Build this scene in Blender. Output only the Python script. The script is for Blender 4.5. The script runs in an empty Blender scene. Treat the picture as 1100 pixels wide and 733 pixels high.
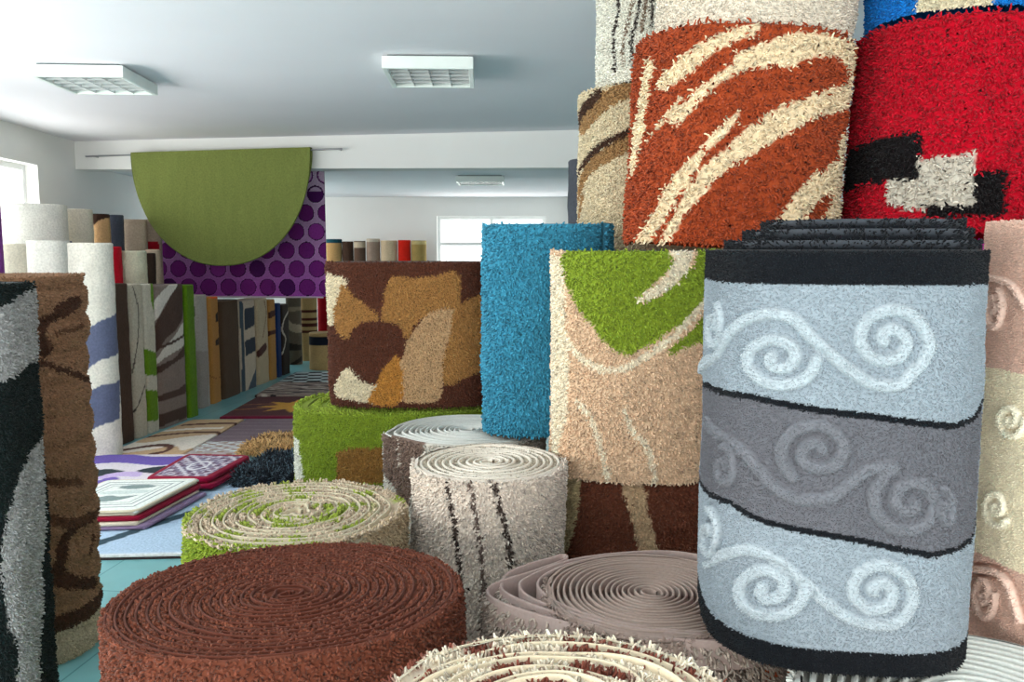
import math, json
import numpy as np

# ---------------------------------------------------------------- camera
EYE = (0.0, 0.0, 1.5)
PITCH = 6.1          # degrees below the horizon
FOCAL_PX = 920.0     # for a 1100 px wide picture


def superellipse(R, npt=1441):
    """closed cross-section of a rolled carpet, starting at the side that faces -Y"""
    th = np.linspace(-math.pi / 2, 1.5 * math.pi, npt)
    c, s = np.cos(th), np.sin(th)
    e = 2.0 / R.get('n', 2.0)
    x = R['a'] * np.sign(c) * np.abs(c) ** e
    y = R['b'] * np.sign(s) * np.abs(s) ** e
    k = np.ones_like(th)
    for ang, amp, wid in R.get('bumps', ()):
        d = (th - math.radians(ang) + math.pi) % (2 * math.pi) - math.pi
        k += amp * np.exp(-(d / wid) ** 2)
    x, y = x * k, y * k
    L = np.concatenate([[0], np.cumsum(np.hypot(np.diff(x), np.diff(y)))])
    return x, y, L


def table(R):
    if '_tab' not in R:
        R['_tab'] = superellipse(R)
    return R['_tab']


def rotation(R):
    rx, ry, rz = [math.radians(R.get(k, 0)) for k in ('rx', 'ry', 'rz')]
    X = np.array([[1, 0, 0], [0, math.cos(rx), -math.sin(rx)], [0, math.sin(rx), math.cos(rx)]])
    Y = np.array([[math.cos(ry), 0, math.sin(ry)], [0, 1, 0], [-math.sin(ry), 0, math.cos(ry)]])
    Z = np.array([[math.cos(rz), -math.sin(rz), 0], [math.sin(rz), math.cos(rz), 0], [0, 0, 1]])
    return Z @ Y @ X


def roll_surface(R, s, v):
    """arc length s (0 = front, + to the right), height v -> local point and outward normal"""
    x, y, L = table(R)
    s = np.mod(s, L[-1])
    px, py = np.interp(s, L, x), np.interp(s, L, y)
    e = 0.004
    qx, qy = np.interp(np.mod(s + e, L[-1]), L, x), np.interp(np.mod(s + e, L[-1]), L, y)
    tx, ty = qx - px, qy - py
    m = np.hypot(tx, ty) + 1e-9
    n = np.stack([ty / m, -tx / m, np.zeros_like(px)], -1)
    k = 1 + R.get('taper', 0.0) * (v / R['h'] - 0.5)
    if R.get('slump'):
        k = k + R['slump'] * np.cos(math.pi * (v / R['h'] - 0.5))
    return np.stack([px * k, py * k, v * np.ones_like(px)], -1), n


def to_world(R, p):
    return p @ rotation(R).T + np.array(R['pos'])


def catmull(pts, closed=False, k=8):
    P = np.asarray(pts, float)
    n = len(P)
    if n < 3:
        return P
    out = []
    rng = range(n) if closed else range(n - 1)
    for i in rng:
        p0 = P[(i - 1) % n] if closed or i > 0 else 2 * P[0] - P[1]
        p1, p2 = P[i], P[(i + 1) % n]
        p3 = P[(i + 2) % n] if closed or i + 2 < n else 2 * P[-1] - P[-2]
        for t in np.linspace(0, 1, k, endpoint=False):
            out.append(0.5 * (2 * p1 + (p2 - p0) * t + (2 * p0 - 5 * p1 + 4 * p2 - p3) * t * t + (3 * p1 - p0 - 3 * p2 + p3) * t ** 3))
    if not closed:
        out.append(P[-1])
    return np.array(out)

# rug sizes, places and woven patterns, in metres
DATA = json.loads('''{"ROLLS":{"brown_spiral":{"pos":[-0.425,1.575,0],"a":0.325,"b":0.275,"n":2.1,"rz":14,"h":0.85},
"olive":{"pos":[-0.585,2.25,0],"a":0.275,"b":0.3,"n":2.1,"rz":0,"h":0.8,"bumps":[[8,0.07,0.22]]},
"cream_stripe":{"pos":[-0.067,2.4,0],"a":0.213,"b":0.225,"n":2,"h":0.9},
"beige_spiral":{"pos":[0.285,1.7,0],"a":0.23,"b":0.235,"n":2.1,"h":0.8},
"front_shag":{"pos":[0.055,0.985,0],"a":0.225,"b":0.2,"n":2,"h":0.95},
"white_spiral":{"pos":[0.69,1.2,0],"a":0.26,"b":0.24,"n":2,"h":0.84},
"grey_scroll":{"pos":[0.553,1.475,0.855],"a":0.211,"b":0.235,"n":2.9,"rz":-8,"h":0.645},
"pink":{"pos":[1.095,1.5,0.76],"a":0.23,"b":0.22,"n":2.4,"h":0.79},
"pink_support":{"pos":[1.16,1.52,0],"a":0.2,"b":0.2,"n":2,"h":0.75},
"green_cream":{"pos":[0.375,2.6,0.832],"a":0.25,"b":0.2,"n":2.6,"rz":-6,"h":0.664},
"brown_stripe":{"pos":[0.395,2.61,0],"a":0.235,"b":0.19,"n":2.6,"rz":-6,"h":0.82},
"blue_frieze":{"pos":[0.115,3.0,0.873],"a":0.21,"b":0.16,"n":2.8,"h":0.712},
"white_taupe":{"pos":[-0.16,3.05,0],"a":0.275,"b":0.27,"n":2,"h":0.855,"bumps":[[195,0.1,0.2]]},
"brown_pebble":{"pos":[-0.42,3.6,0.872],"a":0.335,"b":0.22,"n":3.4,"h":0.578},
"green_patch":{"pos":[-0.49,3.63,0],"a":0.42,"b":0.265,"n":3.2,"h":0.85},
"terracotta":{"pos":[0.68,2.75,1.508],"a":0.312,"b":0.32,"n":2.3,"ry":3.5,"h":0.612},
"cream_top":{"pos":[0.745,2.75,2.13],"a":0.29,"b":0.27,"n":2,"ry":3.5,"h":0.43},
"red":{"pos":[1.385,2.62,1.54],"a":0.35,"b":0.32,"n":2.3,"ry":3,"h":0.575},
"blue_stripe_top":{"pos":[1.4,2.62,2.138],"a":0.33,"b":0.3,"n":2,"ry":3,"h":0.43},
"tan_swirl":{"pos":[0.55,3.42,1.5],"a":0.28,"b":0.27,"n":2.2,"h":0.6},
"line_top":{"pos":[0.57,3.4,2.112],"a":0.235,"b":0.23,"n":2.2,"h":0.44},
"magenta":{"pos":[1.4,2.62,0],"a":0.3,"b":0.28,"n":2,"h":1.525},
"rust_support":{"pos":[0.9,2.88,0],"a":0.24,"b":0.24,"n":2,"h":1.465},
"tan_support":{"pos":[0.56,3.45,0],"a":0.24,"b":0.24,"n":2,"h":1.49},
"grey_edge":{"pos":[0.475,5.2,0],"a":0.14,"b":0.14,"n":2,"h":2.03},
"black_grey":{"pos":[-1.67,2.45,0],"a":0.26,"b":0.13,"n":4.5,"h":1.405},
"brown_rings":{"pos":[-1.805,3.12,0],"a":0.2,"b":0.205,"n":2.3,"h":1.41},
"r_brown":{"pos":[-3.1182,6.5719,0.0],"a":0.1256,"b":0.12,"n":7,"rz":82.6498,"h":1.2395},
"r_cream":{"pos":[-3.089,6.7981,0.0],"a":0.0843,"b":0.12,"n":7,"rz":82.6498,"h":1.2305},
"r_greensq":{"pos":[-3.0658,6.9785,0.0],"a":0.0815,"b":0.12,"n":7,"rz":82.6498,"h":1.2233},
"r_swirl":{"pos":[-3.0234,7.307,0.0],"a":0.2332,"b":0.12,"n":7,"rz":82.6498,"h":1.2024},
"r_green":{"pos":[-2.9808,7.637,0.0],"a":0.0819,"b":0.12,"n":7,"rz":82.6498,"h":1.1889},
"s_grey":{"pos":[-3.052,8.1044,0.0],"a":0.1029,"b":0.13,"n":7,"rz":84.731,"h":1.0731},
"s_tan":{"pos":[-3.0295,8.3486,0.0],"a":0.1043,"b":0.13,"n":7,"rz":84.731,"h":1.0421},
"s_brown":{"pos":[-2.9959,8.7125,0.0],"a":0.2318,"b":0.13,"n":7,"rz":84.731,"h":0.9844},
"s_blue":{"pos":[-2.9532,9.1757,0.0],"a":0.2016,"b":0.13,"n":7,"rz":84.731,"h":0.9569},
"s_cream":{"pos":[-2.9164,9.5754,0.0],"a":0.1657,"b":0.13,"n":7,"rz":84.731,"h":0.9539},
"s_tan2":{"pos":[-2.8896,9.866,0.0],"a":0.1041,"b":0.13,"n":7,"rz":84.731,"h":0.9266},
"s_navy":{"pos":[-2.8714,10.0631,0.0],"a":0.071,"b":0.13,"n":7,"rz":84.731,"h":0.8714},
"s_dark":{"pos":[-2.8509,10.2855,0.0],"a":0.1292,"b":0.13,"n":7,"rz":84.731,"h":0.8463},
"w_purple":{"pos":[-3.4385,5.6,0.0],"a":0.1137,"b":0.1137,"n":2.2,"h":1.9012,"rz":31.5508},
"w_cream":{"pos":[-3.9646,6.9,0.0],"a":0.119,"b":0.119,"n":2.2,"h":1.5458,"rz":29.8808},
"w_white":{"pos":[-3.5251,6.55,0.0],"a":0.1457,"b":0.1457,"n":2.2,"h":1.5681,"rz":28.2883},
"w_grey":{"pos":[-3.7989,7.3,0.0],"a":0.0664,"b":0.0398,"n":2.2,"h":1.5719,"rz":27.4924},
"w_stripe":{"pos":[-2.9858,6.1,0.0],"a":0.1464,"b":0.1464,"n":2.2,"h":1.547,"rz":26.0804},
"w_red":{"pos":[-3.4265,7.35,0.0],"a":0.0868,"b":0.0868,"n":2.2,"h":1.5251,"rz":24.9947},
"w_pale":{"pos":[-3.3339,7.55,0.0],"a":0.1183,"b":0.1183,"n":2.2,"h":1.4893,"rz":23.825},
"w_brown":{"pos":[-3.4333,8.1,0.0],"a":0.0723,"b":0.0723,"n":2.2,"h":1.4667,"rz":22.9702},
"w_beigered":{"pos":[-3.5878,8.6,0.0],"a":0.0671,"b":0.0671,"n":2.2,"h":1.5017,"rz":22.645},
"u_white":{"pos":[-4.2111,7.6,0.0],"a":0.2741,"b":0.2741,"n":2.2,"h":1.8914,"rz":28.9903},
"u_cream":{"pos":[-4.0812,8.1,0.0],"a":0.1422,"b":0.1422,"n":2.2,"h":1.874,"rz":26.7416},
"u_brown":{"pos":[-4.052,8.5,0.0],"a":0.091,"b":0.091,"n":2.2,"h":1.8472,"rz":25.4874},
"u_grey":{"pos":[-4.007,8.74,0.0],"a":0.0736,"b":0.0736,"n":2.2,"h":1.8477,"rz":24.6298},
"u_beige":{"pos":[-3.9459,9.02,0.0],"a":0.1236,"b":0.1236,"n":2.2,"h":1.8108,"rz":23.6274},
"u_band":{"pos":[-3.8864,9.32,0.0],"a":0.0961,"b":0.0961,"n":2.2,"h":1.8211,"rz":22.6361},
"f_tan":{"pos":[-3.014,14.6,0.0],"a":0.1303,"b":0.1303,"n":2.2,"h":1.6752,"rz":11.6642},
"f_brown":{"pos":[-2.7823,14.6,0.0],"a":0.0946,"b":0.0946,"n":2.2,"h":1.6361,"rz":10.7896},
"f_band":{"pos":[-2.5812,14.6,0.0],"a":0.0985,"b":0.0985,"n":2.2,"h":1.6439,"rz":10.026},
"f_taupe":{"pos":[-2.352,14.6,0.0],"a":0.1141,"b":0.1141,"n":2.2,"h":1.683,"rz":9.1514},
"f_beige":{"pos":[-2.0845,14.6,0.0],"a":0.1375,"b":0.1375,"n":2.2,"h":1.6517,"rz":8.1256},
"f_red":{"pos":[-1.8244,14.6,0.0],"a":0.1059,"b":0.1059,"n":2.2,"h":1.6595,"rz":7.1226},
"f_olive":{"pos":[-1.5802,14.6,0.0],"a":0.1293,"b":0.1293,"n":2.2,"h":1.6517,"rz":6.1771},
"b_geo":{"pos":[-2.8614,11.2,0.0],"a":0.0975,"b":0.0975,"n":2.2,"h":0.8847,"rz":14.3314},
"b_stripe":{"pos":[-2.7608,11.6,0.0],"a":0.1133,"b":0.1133,"n":2.2,"h":0.9006,"rz":13.3875},
"b_red":{"pos":[-2.593,11.9,0.0],"a":0.1096,"b":0.1096,"n":2.2,"h":0.8851,"rz":12.2925},
"b_short":{"pos":[-2.3946,10.75,0.0],"a":0.1631,"b":0.1631,"n":2.2,"h":0.4633,"rz":12.5579}},
"PAT":{"brown_pebble":[["poly",[214,200,172],1,[[-0.383,0.521],[-0.265,0.519],[-0.232,0.498],[-0.254,0.443],[-0.298,0.338],[-0.385,0.338]]],
["poly",[160,116,66],1,[[-0.251,0.49],[-0.193,0.438],[-0.108,0.367],[-0.133,0.336],[-0.188,0.317],[-0.229,0.274],[-0.298,0.305],[-0.306,0.381],[-0.276,0.443]]],
["poly",[160,116,66],1,[[-0.073,0.491],[-0.045,0.522],[0.029,0.517],[0.117,0.527],[0.207,0.538],[0.213,0.421],[0.177,0.39],[0.092,0.372],[0.037,0.331],[0.001,0.276],[-0.029,0.331],[-0.095,0.348],[-0.086,0.421]]],
["poly",[184,150,112],1,[[0.141,0.393],[0.188,0.39],[0.191,0.324],[0.158,0.238],[0.144,0.128],[0.13,0.03],[0.04,0.018],[-0.026,0.032],[-0.026,0.13],[-0.01,0.228],[0.026,0.3],[0.081,0.367]]],
["poly",[160,116,66],1,[[0.193,0.39],[0.251,0.431],[0.388,0.445],[0.383,0.162],[0.262,0.125],[0.155,0.09],[0.149,0.19],[0.174,0.288]]],
["poly",[214,200,172],1,[[-0.306,0.083],[-0.245,0.157],[-0.18,0.104],[-0.119,0.08],[-0.13,0.018],[-0.221,0.025],[-0.309,0.04]]],
["poly",[88,50,36],1,[[-0.237,0.236],[-0.215,0.311],[-0.133,0.35],[-0.048,0.319],[-0.01,0.252],[-0.032,0.185],[-0.086,0.13],[-0.125,0.09],[-0.166,0.116],[-0.218,0.157]]],
["poly",[176,122,56],1,[[-0.149,0.02],[-0.125,0.087],[-0.081,0.173],[-0.026,0.199],[-0.026,0.021]]]],"green_cream":[["poly",[226,214,190],0,[[-0.343,0.66],[-0.233,0.647],[-0.205,0.409],[-0.205,0.182],[-0.263,-0.004],[-0.341,0.158]]],
["poly",[212,182,152],0,[[-0.239,0.492],[-0.188,0.398],[-0.205,0.182],[-0.235,0.004],[-0.024,-0.02],[0.216,-0.02],[0.205,0.468],[-0.003,0.362],[-0.156,0.37]]],
["poly",[128,148,44],0,[[-0.233,0.639],[-0.209,0.684],[0.08,0.684],[0.095,0.633],[0.067,0.594],[-0.005,0.533],[0.001,0.519],[0.063,0.539],[0.116,0.58],[0.158,0.633],[0.18,0.684],[0.32,0.684],[0.237,0.537],[0.133,0.472],[0.05,0.411],[-0.029,0.368],[-0.071,0.388],[-0.112,0.429],[-0.173,0.502],[-0.218,0.576]]],
["line",[226,214,190],0.0203,1,[[-0.277,0.511],[-0.216,0.415],[-0.148,0.347],[-0.069,0.325],[-0.003,0.351],[0.078,0.407],[0.137,0.462],[0.203,0.525],[0.32,0.576]]],
["poly",[226,214,190],1,[[0.088,0.674],[0.15,0.68],[0.137,0.608],[0.078,0.551],[-0.005,0.521],[0.001,0.533],[0.067,0.586],[0.095,0.633]]],
["poly",[128,148,44],1,[[0.082,0.376],[0.133,0.427],[0.205,0.484],[0.311,0.506],[0.258,0.431],[0.135,0.392]]],
["line",[226,214,190],0.0149,1,[[-0.169,0.233],[-0.124,0.176],[-0.101,0.107],[-0.08,0.009]]],
["line",[226,214,190],0.0149,1,[[-0.031,0.211],[-0.014,0.155],[0.035,0.1],[0.061,-0.014]]]],"brown_stripe":[["poly",[198,170,136],1,[[-0.053,0.816],[0.005,0.818],[0.021,0.739],[0.061,0.596],[0.077,0.509],[0.035,0.509],[-0.027,0.711]]],
["poly",[198,180,140],1,[[-0.324,0.835],[-0.19,0.823],[-0.212,0.656],[-0.276,0.543],[-0.328,0.617]]]],"terracotta":[["poly",[222,202,168],1,[[-0.351,0.463],[-0.261,0.521],[-0.185,0.563],[-0.109,0.594],[-0.034,0.605],[-0.051,0.576],[-0.124,0.547],[-0.191,0.499],[-0.243,0.465],[-0.305,0.441]]],
["poly",[222,202,168],1,[[-0.378,0.291],[-0.273,0.389],[-0.206,0.438],[-0.147,0.474],[-0.086,0.527],[-0.01,0.561],[0.066,0.592],[0.2,0.597],[0.363,0.597],[0.363,0.487],[0.229,0.539],[0.115,0.527],[0.054,0.496],[-0.025,0.49],[-0.109,0.458],[-0.182,0.401],[-0.243,0.336],[-0.296,0.349]]],
["poly",[154,66,34],1,[[-0.243,0.423],[-0.168,0.474],[-0.098,0.509],[-0.109,0.489],[-0.176,0.447],[-0.232,0.4]]],
["poly",[222,202,168],1,[[-0.398,-0.02],[-0.34,0.04],[-0.284,0.123],[-0.241,0.194],[-0.188,0.243],[-0.144,0.3],[-0.071,0.374],[-0.095,0.314],[-0.141,0.265],[-0.176,0.205],[-0.223,0.123],[-0.276,0.042],[-0.313,-0.02]]],
["poly",[222,202,168],1,[[-0.284,-0.02],[-0.241,0.062],[-0.203,0.143],[-0.156,0.214],[-0.101,0.265],[-0.031,0.341],[0.066,0.401],[0.176,0.447],[0.363,0.501],[0.363,0.434],[0.174,0.378],[0.063,0.314],[-0.022,0.258],[-0.095,0.202],[-0.168,0.12],[-0.22,0.042],[-0.249,-0.02]]],
["poly",[222,202,168],1,[[0.057,0.053],[0.106,0.154],[0.188,0.225],[0.363,0.303],[0.363,0.205],[0.243,0.167],[0.156,0.103],[0.118,0.056]]],
["poly",[222,202,168],1,[[0.276,0.318],[0.363,0.331],[0.363,0.015],[0.191,0.005],[0.217,0.087],[0.276,0.185]]],
["poly",[222,202,168],1,[[-0.427,0.543],[-0.369,0.512],[-0.395,0.37],[-0.433,0.214],[-0.506,0.222],[-0.488,0.383]]]],"red":[["poly",[20,16,18],0,[[-0.676,0.247],[-0.441,0.259],[-0.302,0.271],[-0.292,0.138],[-0.385,0.136],[-0.676,0.119]]],
["poly",[20,16,18],0,[[-0.159,0.158],[-0.085,0.165],[-0.073,0.045],[-0.156,0.04],[-0.271,0.033],[-0.271,0.078],[-0.156,0.081]]],
["poly",[200,192,178],0,[[-0.302,0.191],[-0.165,0.211],[-0.153,0.071],[-0.264,0.066],[-0.28,0.052],[-0.385,0.069],[-0.397,0.139],[-0.298,0.139]]]],"blue_stripe_top":[["poly",[208,198,170],0,[[-0.324,-0.1],[-0.129,-0.1],[-0.129,1],[-0.324,1]]]],"tan_swirl":[["poly",[150,116,76],1,[[-0.331,0.538],[-0.271,0.577],[-0.067,0.606],[-0.079,0.561],[-0.2,0.52],[-0.291,0.467],[-0.366,0.436],[-0.472,0.477]]],
["poly",[66,44,32],1,[[-0.472,0.518],[-0.331,0.57],[-0.25,0.59],[-0.261,0.552],[-0.349,0.513],[-0.472,0.47]]],
["line",[66,44,32],0.0262,1,[[-0.469,0.283],[-0.328,0.345],[-0.213,0.394],[-0.13,0.424],[-0.052,0.467]]],
["line",[150,116,76],0.055,1,[[-0.469,0.199],[-0.326,0.299],[-0.198,0.354],[-0.052,0.417]]],
["line",[150,116,76],0.0393,1,[[-0.472,0.087],[-0.384,0.194]]],
["poly",[66,44,32],1,[[-0.104,0.533],[-0.067,0.561],[-0.064,0.499],[-0.109,0.488]]]],"line_top":[["line",[52,44,42],0.0126,1,[[-0.18,0.46],[-0.19,0.348],[-0.199,0.281],[-0.205,0.235],[-0.222,0.187],[-0.218,0.116],[-0.212,0.046]]],
["line",[122,104,88],0.0106,1,[[-0.131,0.46],[-0.139,0.338],[-0.146,0.257],[-0.161,0.195],[-0.178,0.119],[-0.169,0.058]]],
["line",[52,44,42],0.0126,1,[[-0.099,0.46],[-0.105,0.333],[-0.114,0.271],[-0.127,0.199],[-0.142,0.147],[-0.137,0.091],[-0.129,0.044]]],
["line",[52,44,42],0.0087,1,[[-0.063,0.321],[-0.069,0.254],[-0.067,0.186]]],
["line",[122,104,88],0.0145,1,[[-0.09,0.324],[-0.095,0.251],[-0.101,0.17]]]],"cream_stripe":[["line",[66,54,48],0.0113,1,[[-0.115,0.889],[-0.097,0.826],[-0.082,0.745],[-0.074,0.642],[-0.066,0.522],[-0.068,0.407]]],
["line",[98,82,74],0.0104,1,[[-0.044,0.891],[-0.029,0.815],[-0.017,0.724],[-0.007,0.603],[-0.011,0.47],[-0.015,0.375]]],
["line",[66,54,48],0.0113,1,[[0.017,0.899],[0.038,0.823],[0.056,0.739],[0.066,0.663],[0.064,0.522]]],
["line",[150,136,126],0.007,1,[[-0.253,0.87],[-0.316,0.663],[-0.316,0.48]]]],"white_taupe":[["poly",[118,98,88],0,[[-0.373,0.875],[-0.311,0.875],[-0.142,0.868],[-0.145,0.815],[-0.189,0.691],[-0.226,0.598],[-0.308,0.678],[-0.373,0.713],[-0.373,0.8]]],
["line",[200,188,176],0.0111,1,[[-0.271,0.868],[-0.269,0.758]]]],"green_patch":[["poly",[150,108,56],0,[[-0.21,0.694],[-0.173,0.706],[-0.022,0.709],[0.012,0.704],[0.012,0.565],[-0.22,0.563]]],
["poly",[214,214,204],0,[[-0.472,0.739],[-0.402,0.721],[-0.378,0.592],[-0.385,0.456],[-0.472,0.585]]]],"olive":[["poly",[192,170,138],0,[[0.02,-0.1],[1.2,-0.1],[1.2,1.2],[0.02,1.2]]],
["poly",[192,170,138],0,[[-0.119,0.745],[-0.085,0.778],[-0.012,0.792],[0.14,0.792],[0.408,0.757],[0.505,0.771],[0.505,0.535],[-0.033,0.502],[-0.112,0.492],[-0.135,0.642]]]],"black_grey":[["poly",[150,150,150],1,[[0.226,1.308],[0.268,1.34],[0.334,1.369],[0.408,1.385],[0.436,1.385],[0.436,1.188],[0.368,1.171],[0.312,1.147],[0.254,1.131],[0.216,1.123]]],
["poly",[150,150,150],1,[[0.406,0.93],[0.314,0.882],[0.266,0.793],[0.238,0.688],[0.228,0.576],[0.238,0.435],[0.256,0.338],[0.226,-0.02],[0.28,-0.02],[0.436,0.849]]]],"brown_rings":[["poly",[78,52,40],1,[[0.167,1.252],[0.206,1.277],[0.246,1.317],[0.32,1.329],[0.36,1.313],[0.326,1.281],[0.248,1.256],[0.203,1.236],[0.188,1.208],[0.208,1.155],[0.188,1.123],[0.162,1.135]]],
["line",[78,52,40],0.0218,1,[[0.169,1.103],[0.225,1.079],[0.337,1.034],[0.436,0.998]]],
["line",[100,70,52],0.0163,1,[[0.221,1.208],[0.285,1.212],[0.36,1.224]]],
["poly",[78,52,40],1,[[0.141,0.323],[0.169,0.38],[0.188,0.44],[0.236,0.505],[0.373,0.505],[0.367,0.473],[0.264,0.473],[0.225,0.408],[0.21,0.356],[0.251,0.307],[0.399,0.234],[0.395,0.206],[0.235,0.259],[0.169,0.295]]],
["line",[78,52,40],0.0161,1,[[0.317,0.364],[0.362,0.416]]],
["line",[78,52,40],0.0362,1,[[0.13,0.121],[0.212,0.105],[0.436,0.045]]],
["line",[100,70,52],0.0302,1,[[0.16,0.687],[0.21,0.667],[0.296,0.646]]],
["poly",[78,52,40],0,[[-1,0.105],[1,0.105],[1,0.175],[0.1,0.185],[-0.1,0.165],[-1,0.175]]],
["poly",[196,180,158],0,[[-1,-0.1],[1,-0.1],[1,0.115],[0.12,0.125],[0,0.105],[-1,0.11]]],
["line",[96,66,50],0.0342,1,[[0.152,0.549],[0.251,0.509],[0.416,0.493]]]],"grey_scroll":[["poly",[94,94,100],0,[[-0.442,0.398],[-0.322,0.413],[-0.162,0.419],[-0.063,0.407],[0.012,0.4],[0.134,0.385],[0.183,0.394],[0.23,0.415],[0.23,0.224],[0.202,0.201],[0.11,0.19],[-0.005,0.213],[-0.078,0.222],[-0.142,0.228],[-0.209,0.241],[-0.397,0.22],[-0.44,0.217]]],
["line",[16,19,24],0.0105,0,[[-0.442,0.398],[-0.322,0.413],[-0.162,0.419],[-0.063,0.407],[0.012,0.4],[0.134,0.385],[0.183,0.394],[0.23,0.415]]],
["line",[16,19,24],0.0096,0,[[-0.44,0.217],[-0.397,0.22],[-0.209,0.241],[-0.142,0.228],[-0.078,0.222],[-0.005,0.213],[0.11,0.19],[0.202,0.201],[0.23,0.224]]],
["scroll",[162,171,177],0.021,1,[[-0.442,0.423],[-0.275,0.468],[-0.22,0.51],[-0.181,0.537],[-0.138,0.549],[-0.104,0.541],[-0.08,0.516],[-0.052,0.491],[-0.022,0.467],[0.01,0.449],[0.046,0.449],[0.063,0.468],[0.074,0.478],[0.08,0.491],[0.085,0.505],[0.082,0.518],[0.076,0.531],[0.067,0.543],[0.057,0.551],[0.044,0.556],[0.033,0.558],[0.02,0.556],[0.01,0.552],[-0.001,0.545],[-0.007,0.537],[-0.01,0.528],[-0.012,0.516],[-0.01,0.507],[-0.005,0.499],[0.001,0.491],[0.01,0.486],[0.018,0.484],[0.027,0.484],[0.033,0.486],[0.042,0.488],[0.046,0.493],[0.05,0.499],[0.052,0.505],[0.052,0.512],[0.05,0.518],[0.046,0.522],[0.042,0.526],[0.037,0.528],[0.033,0.53],[0.027,0.528],[0.025,0.528],[0.02,0.524],[0.018,0.522],[0.018,0.518],[0.018,0.516],[0.02,0.512]]],
["scroll",[162,171,177],0.021,1,[[-0.072,0.482],[-0.078,0.465],[-0.091,0.451],[-0.11,0.444],[-0.13,0.442],[-0.149,0.446],[-0.164,0.455],[-0.175,0.467],[-0.175,0.48],[-0.168,0.493],[-0.155,0.503],[-0.14,0.509],[-0.127,0.509],[-0.115,0.507],[-0.106,0.499],[-0.102,0.491],[-0.102,0.484],[-0.106,0.476],[-0.112,0.47],[-0.119,0.468],[-0.127,0.468],[-0.134,0.47],[-0.138,0.474],[-0.138,0.478],[-0.138,0.482],[-0.136,0.484]]],
["scroll",[162,171,177],0.0143,1,[[-0.26,0.556],[-0.252,0.549],[-0.245,0.537],[-0.243,0.526],[-0.243,0.516],[-0.247,0.505],[-0.252,0.497],[-0.26,0.491],[-0.271,0.488],[-0.282,0.488],[-0.292,0.489],[-0.307,0.493],[-0.312,0.501],[-0.322,0.507],[-0.322,0.514],[-0.316,0.522],[-0.307,0.528],[-0.299,0.531],[-0.29,0.533],[-0.282,0.535],[-0.275,0.533],[-0.273,0.53],[-0.269,0.528],[-0.269,0.524],[-0.269,0.52],[-0.271,0.516]]],
["scroll",[106,107,113],0.0213,1,[[-0.312,0.354],[-0.19,0.335],[-0.155,0.31],[-0.123,0.283],[-0.089,0.27],[-0.046,0.276],[-0.018,0.299],[0.01,0.322],[0.042,0.325],[0.031,0.316],[0.025,0.304],[0.018,0.291],[0.018,0.278],[0.02,0.264],[0.025,0.253],[0.033,0.243],[0.042,0.236],[0.052,0.232],[0.065,0.23],[0.076,0.232],[0.087,0.236],[0.095,0.241],[0.102,0.249],[0.106,0.259],[0.108,0.268],[0.106,0.278],[0.102,0.285],[0.095,0.293],[0.089,0.299],[0.08,0.301],[0.072,0.302],[0.065,0.302],[0.059,0.299],[0.052,0.295],[0.05,0.289],[0.048,0.283],[0.048,0.278],[0.048,0.272],[0.05,0.268],[0.055,0.264],[0.059,0.26],[0.061,0.26],[0.065,0.26],[0.07,0.26],[0.072,0.262],[0.074,0.264],[0.076,0.268],[0.076,0.27]]],
["scroll",[106,107,113],0.0213,1,[[-0.1,0.304],[-0.112,0.32],[-0.117,0.337],[-0.112,0.356],[-0.102,0.371],[-0.087,0.381],[-0.067,0.385],[-0.052,0.381],[-0.04,0.373],[-0.031,0.36],[-0.029,0.346],[-0.033,0.335],[-0.042,0.325],[-0.055,0.32],[-0.065,0.32],[-0.076,0.323],[-0.085,0.329],[-0.087,0.337],[-0.087,0.344],[-0.082,0.352],[-0.076,0.356],[-0.07,0.358],[-0.065,0.358],[-0.061,0.354],[-0.059,0.35],[-0.059,0.348]]],
["scroll",[106,107,113],0.0135,1,[[-0.226,0.329],[-0.215,0.329],[-0.207,0.325],[-0.202,0.32],[-0.2,0.31],[-0.198,0.302],[-0.198,0.293],[-0.202,0.285],[-0.207,0.278],[-0.213,0.272],[-0.22,0.27],[-0.226,0.27],[-0.232,0.272],[-0.239,0.274],[-0.241,0.28],[-0.243,0.285],[-0.243,0.291],[-0.239,0.297],[-0.237,0.301],[-0.23,0.304],[-0.226,0.306],[-0.224,0.306],[-0.22,0.304],[-0.217,0.302],[-0.217,0.301],[-0.217,0.297]]],
["scroll",[106,107,113],0.0126,1,[[0.119,0.291],[0.123,0.291],[0.127,0.287],[0.132,0.281],[0.134,0.274],[0.136,0.264],[0.136,0.257],[0.136,0.249],[0.134,0.245],[0.132,0.241],[0.127,0.239],[0.125,0.239],[0.123,0.241],[0.121,0.245],[0.119,0.249],[0.117,0.255],[0.117,0.26],[0.117,0.264],[0.119,0.268],[0.119,0.27],[0.121,0.27],[0.123,0.27],[0.123,0.27],[0.125,0.268],[0.125,0.264],[0.127,0.262]]],
["scroll",[162,171,177],0.0213,1,[[-0.284,0.11],[-0.207,0.157],[-0.157,0.178],[-0.115,0.169],[-0.08,0.142],[-0.04,0.11],[-0.001,0.087],[0.048,0.083],[0.07,0.098],[0.076,0.11],[0.08,0.121],[0.08,0.135],[0.076,0.146],[0.07,0.157],[0.061,0.165],[0.05,0.171],[0.04,0.175],[0.029,0.175],[0.018,0.173],[0.01,0.167],[0.001,0.161],[-0.003,0.152],[-0.007,0.144],[-0.007,0.135],[-0.005,0.125],[-0.001,0.119],[0.005,0.114],[0.012,0.108],[0.02,0.106],[0.027,0.106],[0.035,0.108],[0.042,0.112],[0.046,0.115],[0.048,0.121],[0.05,0.127],[0.05,0.133],[0.05,0.138],[0.046,0.142],[0.042,0.146],[0.04,0.148],[0.035,0.148],[0.031,0.148],[0.027,0.146],[0.025,0.144],[0.022,0.142],[0.02,0.14],[0.02,0.136],[0.022,0.135]]],
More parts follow.
